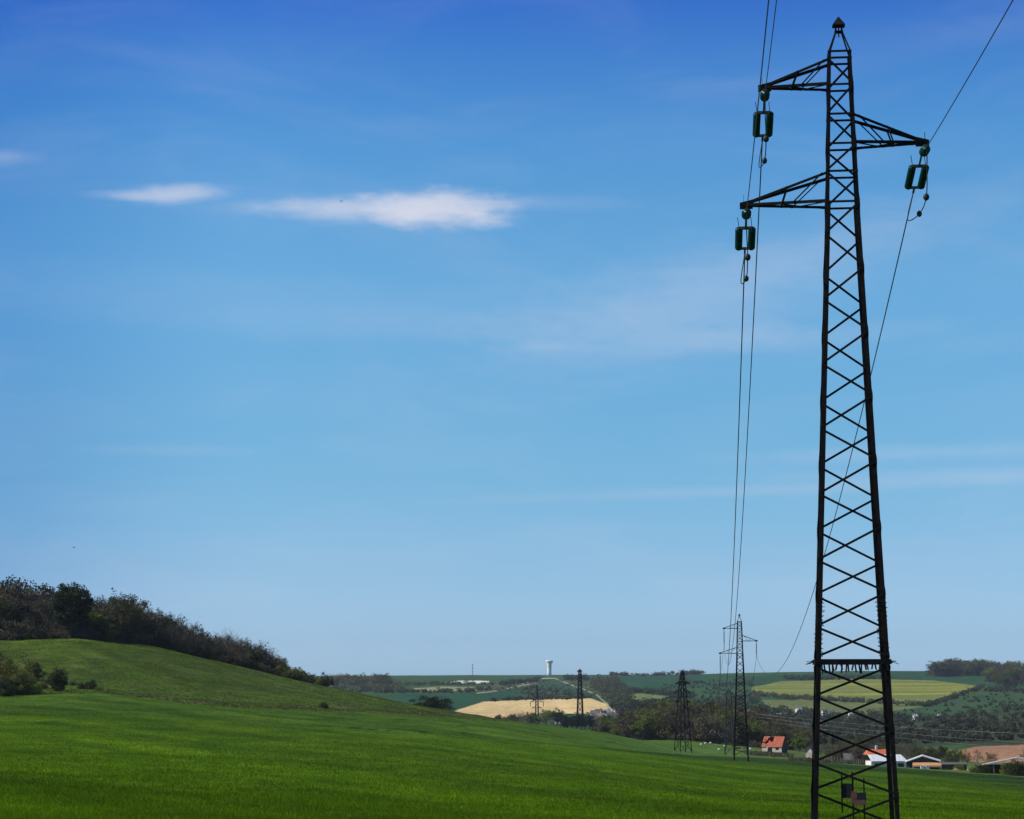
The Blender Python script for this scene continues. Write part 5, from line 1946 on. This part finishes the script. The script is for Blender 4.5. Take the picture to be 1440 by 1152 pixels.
hm = P(664, 934, 4400).z - gm.z
root = empty('radio_mast', gm)
tag(root, 'thin red and white radio mast on the far skyline left of the water tower', 'mast')
for k in range(7):
    m = MB()
    z0, z1 = hm * k / 7, hm * (k + 1) / 7
    wv = 0.75
    for c in ((-1, -1), (1, -1), (1, 1), (-1, 1)):
        m.bar((c[0] * wv, c[1] * wv, z0), (c[0] * wv, c[1] * wv, z1), 0.45)
    for q in range(3):
        za, zb = z0 + (z1 - z0) * q / 3, z0 + (z1 - z0) * (q + 1) / 3
        for a, b in (((-1, -1), (1, -1)), ((1, -1), (1, 1)), ((1, 1), (-1, 1)), ((-1, 1), (-1, -1))):
            m.bar((a[0] * wv, a[1] * wv, za), (b[0] * wv, b[1] * wv, zb), 0.28)
    m.build('mast_section', M['red'] if k % 2 == 0 else M['whitewall'], root)

# far village houses
VILL = [(785, 1015, 'brownroof', 9), (788, 1018, 'tile', 9), (762, 1012, 'slate', 8), (775, 1014, 'brownroof', 8),
        (836, 1008, 'slate', 9), (842, 1006, 'brownroof', 9), (848, 1009, 'slate', 9), (853, 1007, 'whiteroof', 10), (858, 1012, 'slate', 9), (863, 1010, 'brownroof', 10), (840, 1012, 'slate', 9), (846, 1013, 'brownroof', 8),
        (868, 1007, 'slate', 9)]
words = {'brownroof': 'brown-roofed', 'tile': 'red-roofed', 'slate': 'grey-roofed', 'whiteroof': 'pale-roofed'}
seen = {}
for i, (x, y, rf, L) in enumerate(VILL):
    p = on(x, y, 1000)
    wd = words[rf]
    side = 'left of the conifer clump' if x < 800 else 'right of the conifer clump'
    L *= 0.72
    house('house', f'tiny pale {wd} house in the far village {side}', 'house', p, R(rnd.uniform(-50, 50)), L, 4.8, 2.9, 2.4, M['whitewall'], M[rf], f'{wd} houses {side}', windows=2, chimney=True)
for i, (x, y, rf, L, lab) in enumerate(((1122, 1004, 'whiteroof', 9, 'pale house with white walls, leftmost in the far hamlet behind the tall tower'), (1130, 1006, 'slate', 8, 'tiny grey-roofed house second from the left in the far hamlet'),
                                     (1196, 1010, 'whiteroof', 9, 'bright white gabled house in the dark wood framed by the tall tower'), (1206, 1010, 'slate', 8, 'steep white-gabled house right of the bright white one'),
                                     (1285, 1012, 'whiteroof', 6, 'small white building in the dark wood right of the tall tower'), (1317, 1012, 'whiteroof', 6, 'tiny long white shed in the meadow of the far valley side'),
                                     (1050, 1006, 'whiteroof', 12, 'long pale roof in the valley just right of the second tower'), (1158, 1006, 'slate', 8, 'grey-roofed house in the dark wood seen through the tall tower'), (1168, 1007, 'slate', 8, 'second grey-roofed house seen through the tall tower'),
                                     (1382, 1041, 'brownroof', 9, 'brownish roofed house among dark trees above the ploughed field'))):
    p = on(x, y, 700)
    k = p.y / 1700 * 0.55
    house('house', lab, 'house', p + Vector((0, -6, 0.5)), R(rnd.uniform(-40, 40)), L * k, 6 * k, 4 * k, 3.2 * k, M['whitewall'], M[rf], None, windows=2, chimney=(rf == 'slate'))

# birds high over the field
for x, y, lab in ((501, 725, 'tiny dark bird in the middle of the empty sky'), (1352, 722, 'tiny dark bird in the sky right of the tall tower'), (104, 770, 'tiny dark bird low in the sky over the hill wood'), (480, 283, 'tiny dark bird in front of the white cloud')):
    p = P(x, y, 260)
    root = empty('bird', p, rnd.uniform(0, 3))
    tag(root, lab, 'bird')
    m = MB()
    m.lathe([(0.005, -0.16), (0.03, -0.1), (0.045, 0), (0.03, 0.08), (0.025, 0.12), (0.004, 0.17)], 8, (0, 0, 0), (1, 0, 0.05))
    for e in (-1, 1):
        m.add([(0.06, e * 0.03, 0.01), (-0.06, e * 0.03, 0.01), (-0.03, e * 0.16, 0.07), (-0.05, e * 0.27, 0.05), (0.05, e * 0.16, 0.07)], [(0, 1, 2, 4), (4, 2, 3)])
    m.add([(-0.14, -0.02, 0), (-0.14, 0.02, 0), (-0.22, 0.05, 0), (-0.22, -0.05, 0)], [(0, 1, 2, 3)])
    m.build('body', M['feather'], root)

# ------------------------------------------------------------------ haze
HAZE = 3.2e-5
hm_ = bpy.data.materials.new('haze_air')
hm_.use_nodes = True
nt = hm_.node_tree
nt.nodes.clear()
ov = nt.nodes.new('ShaderNodeOutputMaterial')
pv = nt.nodes.new('ShaderNodeVolumePrincipled')
pv.inputs['Color'].default_value = (0.72, 0.85, 1.0, 1)
pv.inputs['Density'].default_value = HAZE
pv.inputs['Anisotropy'].default_value = 0.2
nt.links.new(pv.outputs[0], ov.inputs['Volume'])
zmin = float(GZZ.min()) - 1.5
m = MB()
m.box((-11200, -11200, zmin), (11200, 11200, 95))
hz = m.build('haze', hm_)
tag(hz, 'thin bluish summer haze over the far fields', 'haze', kind='stuff')
print('plants', NPLANT, 'T1', tuple(T1), 'H1', H1, 'H2', H2)
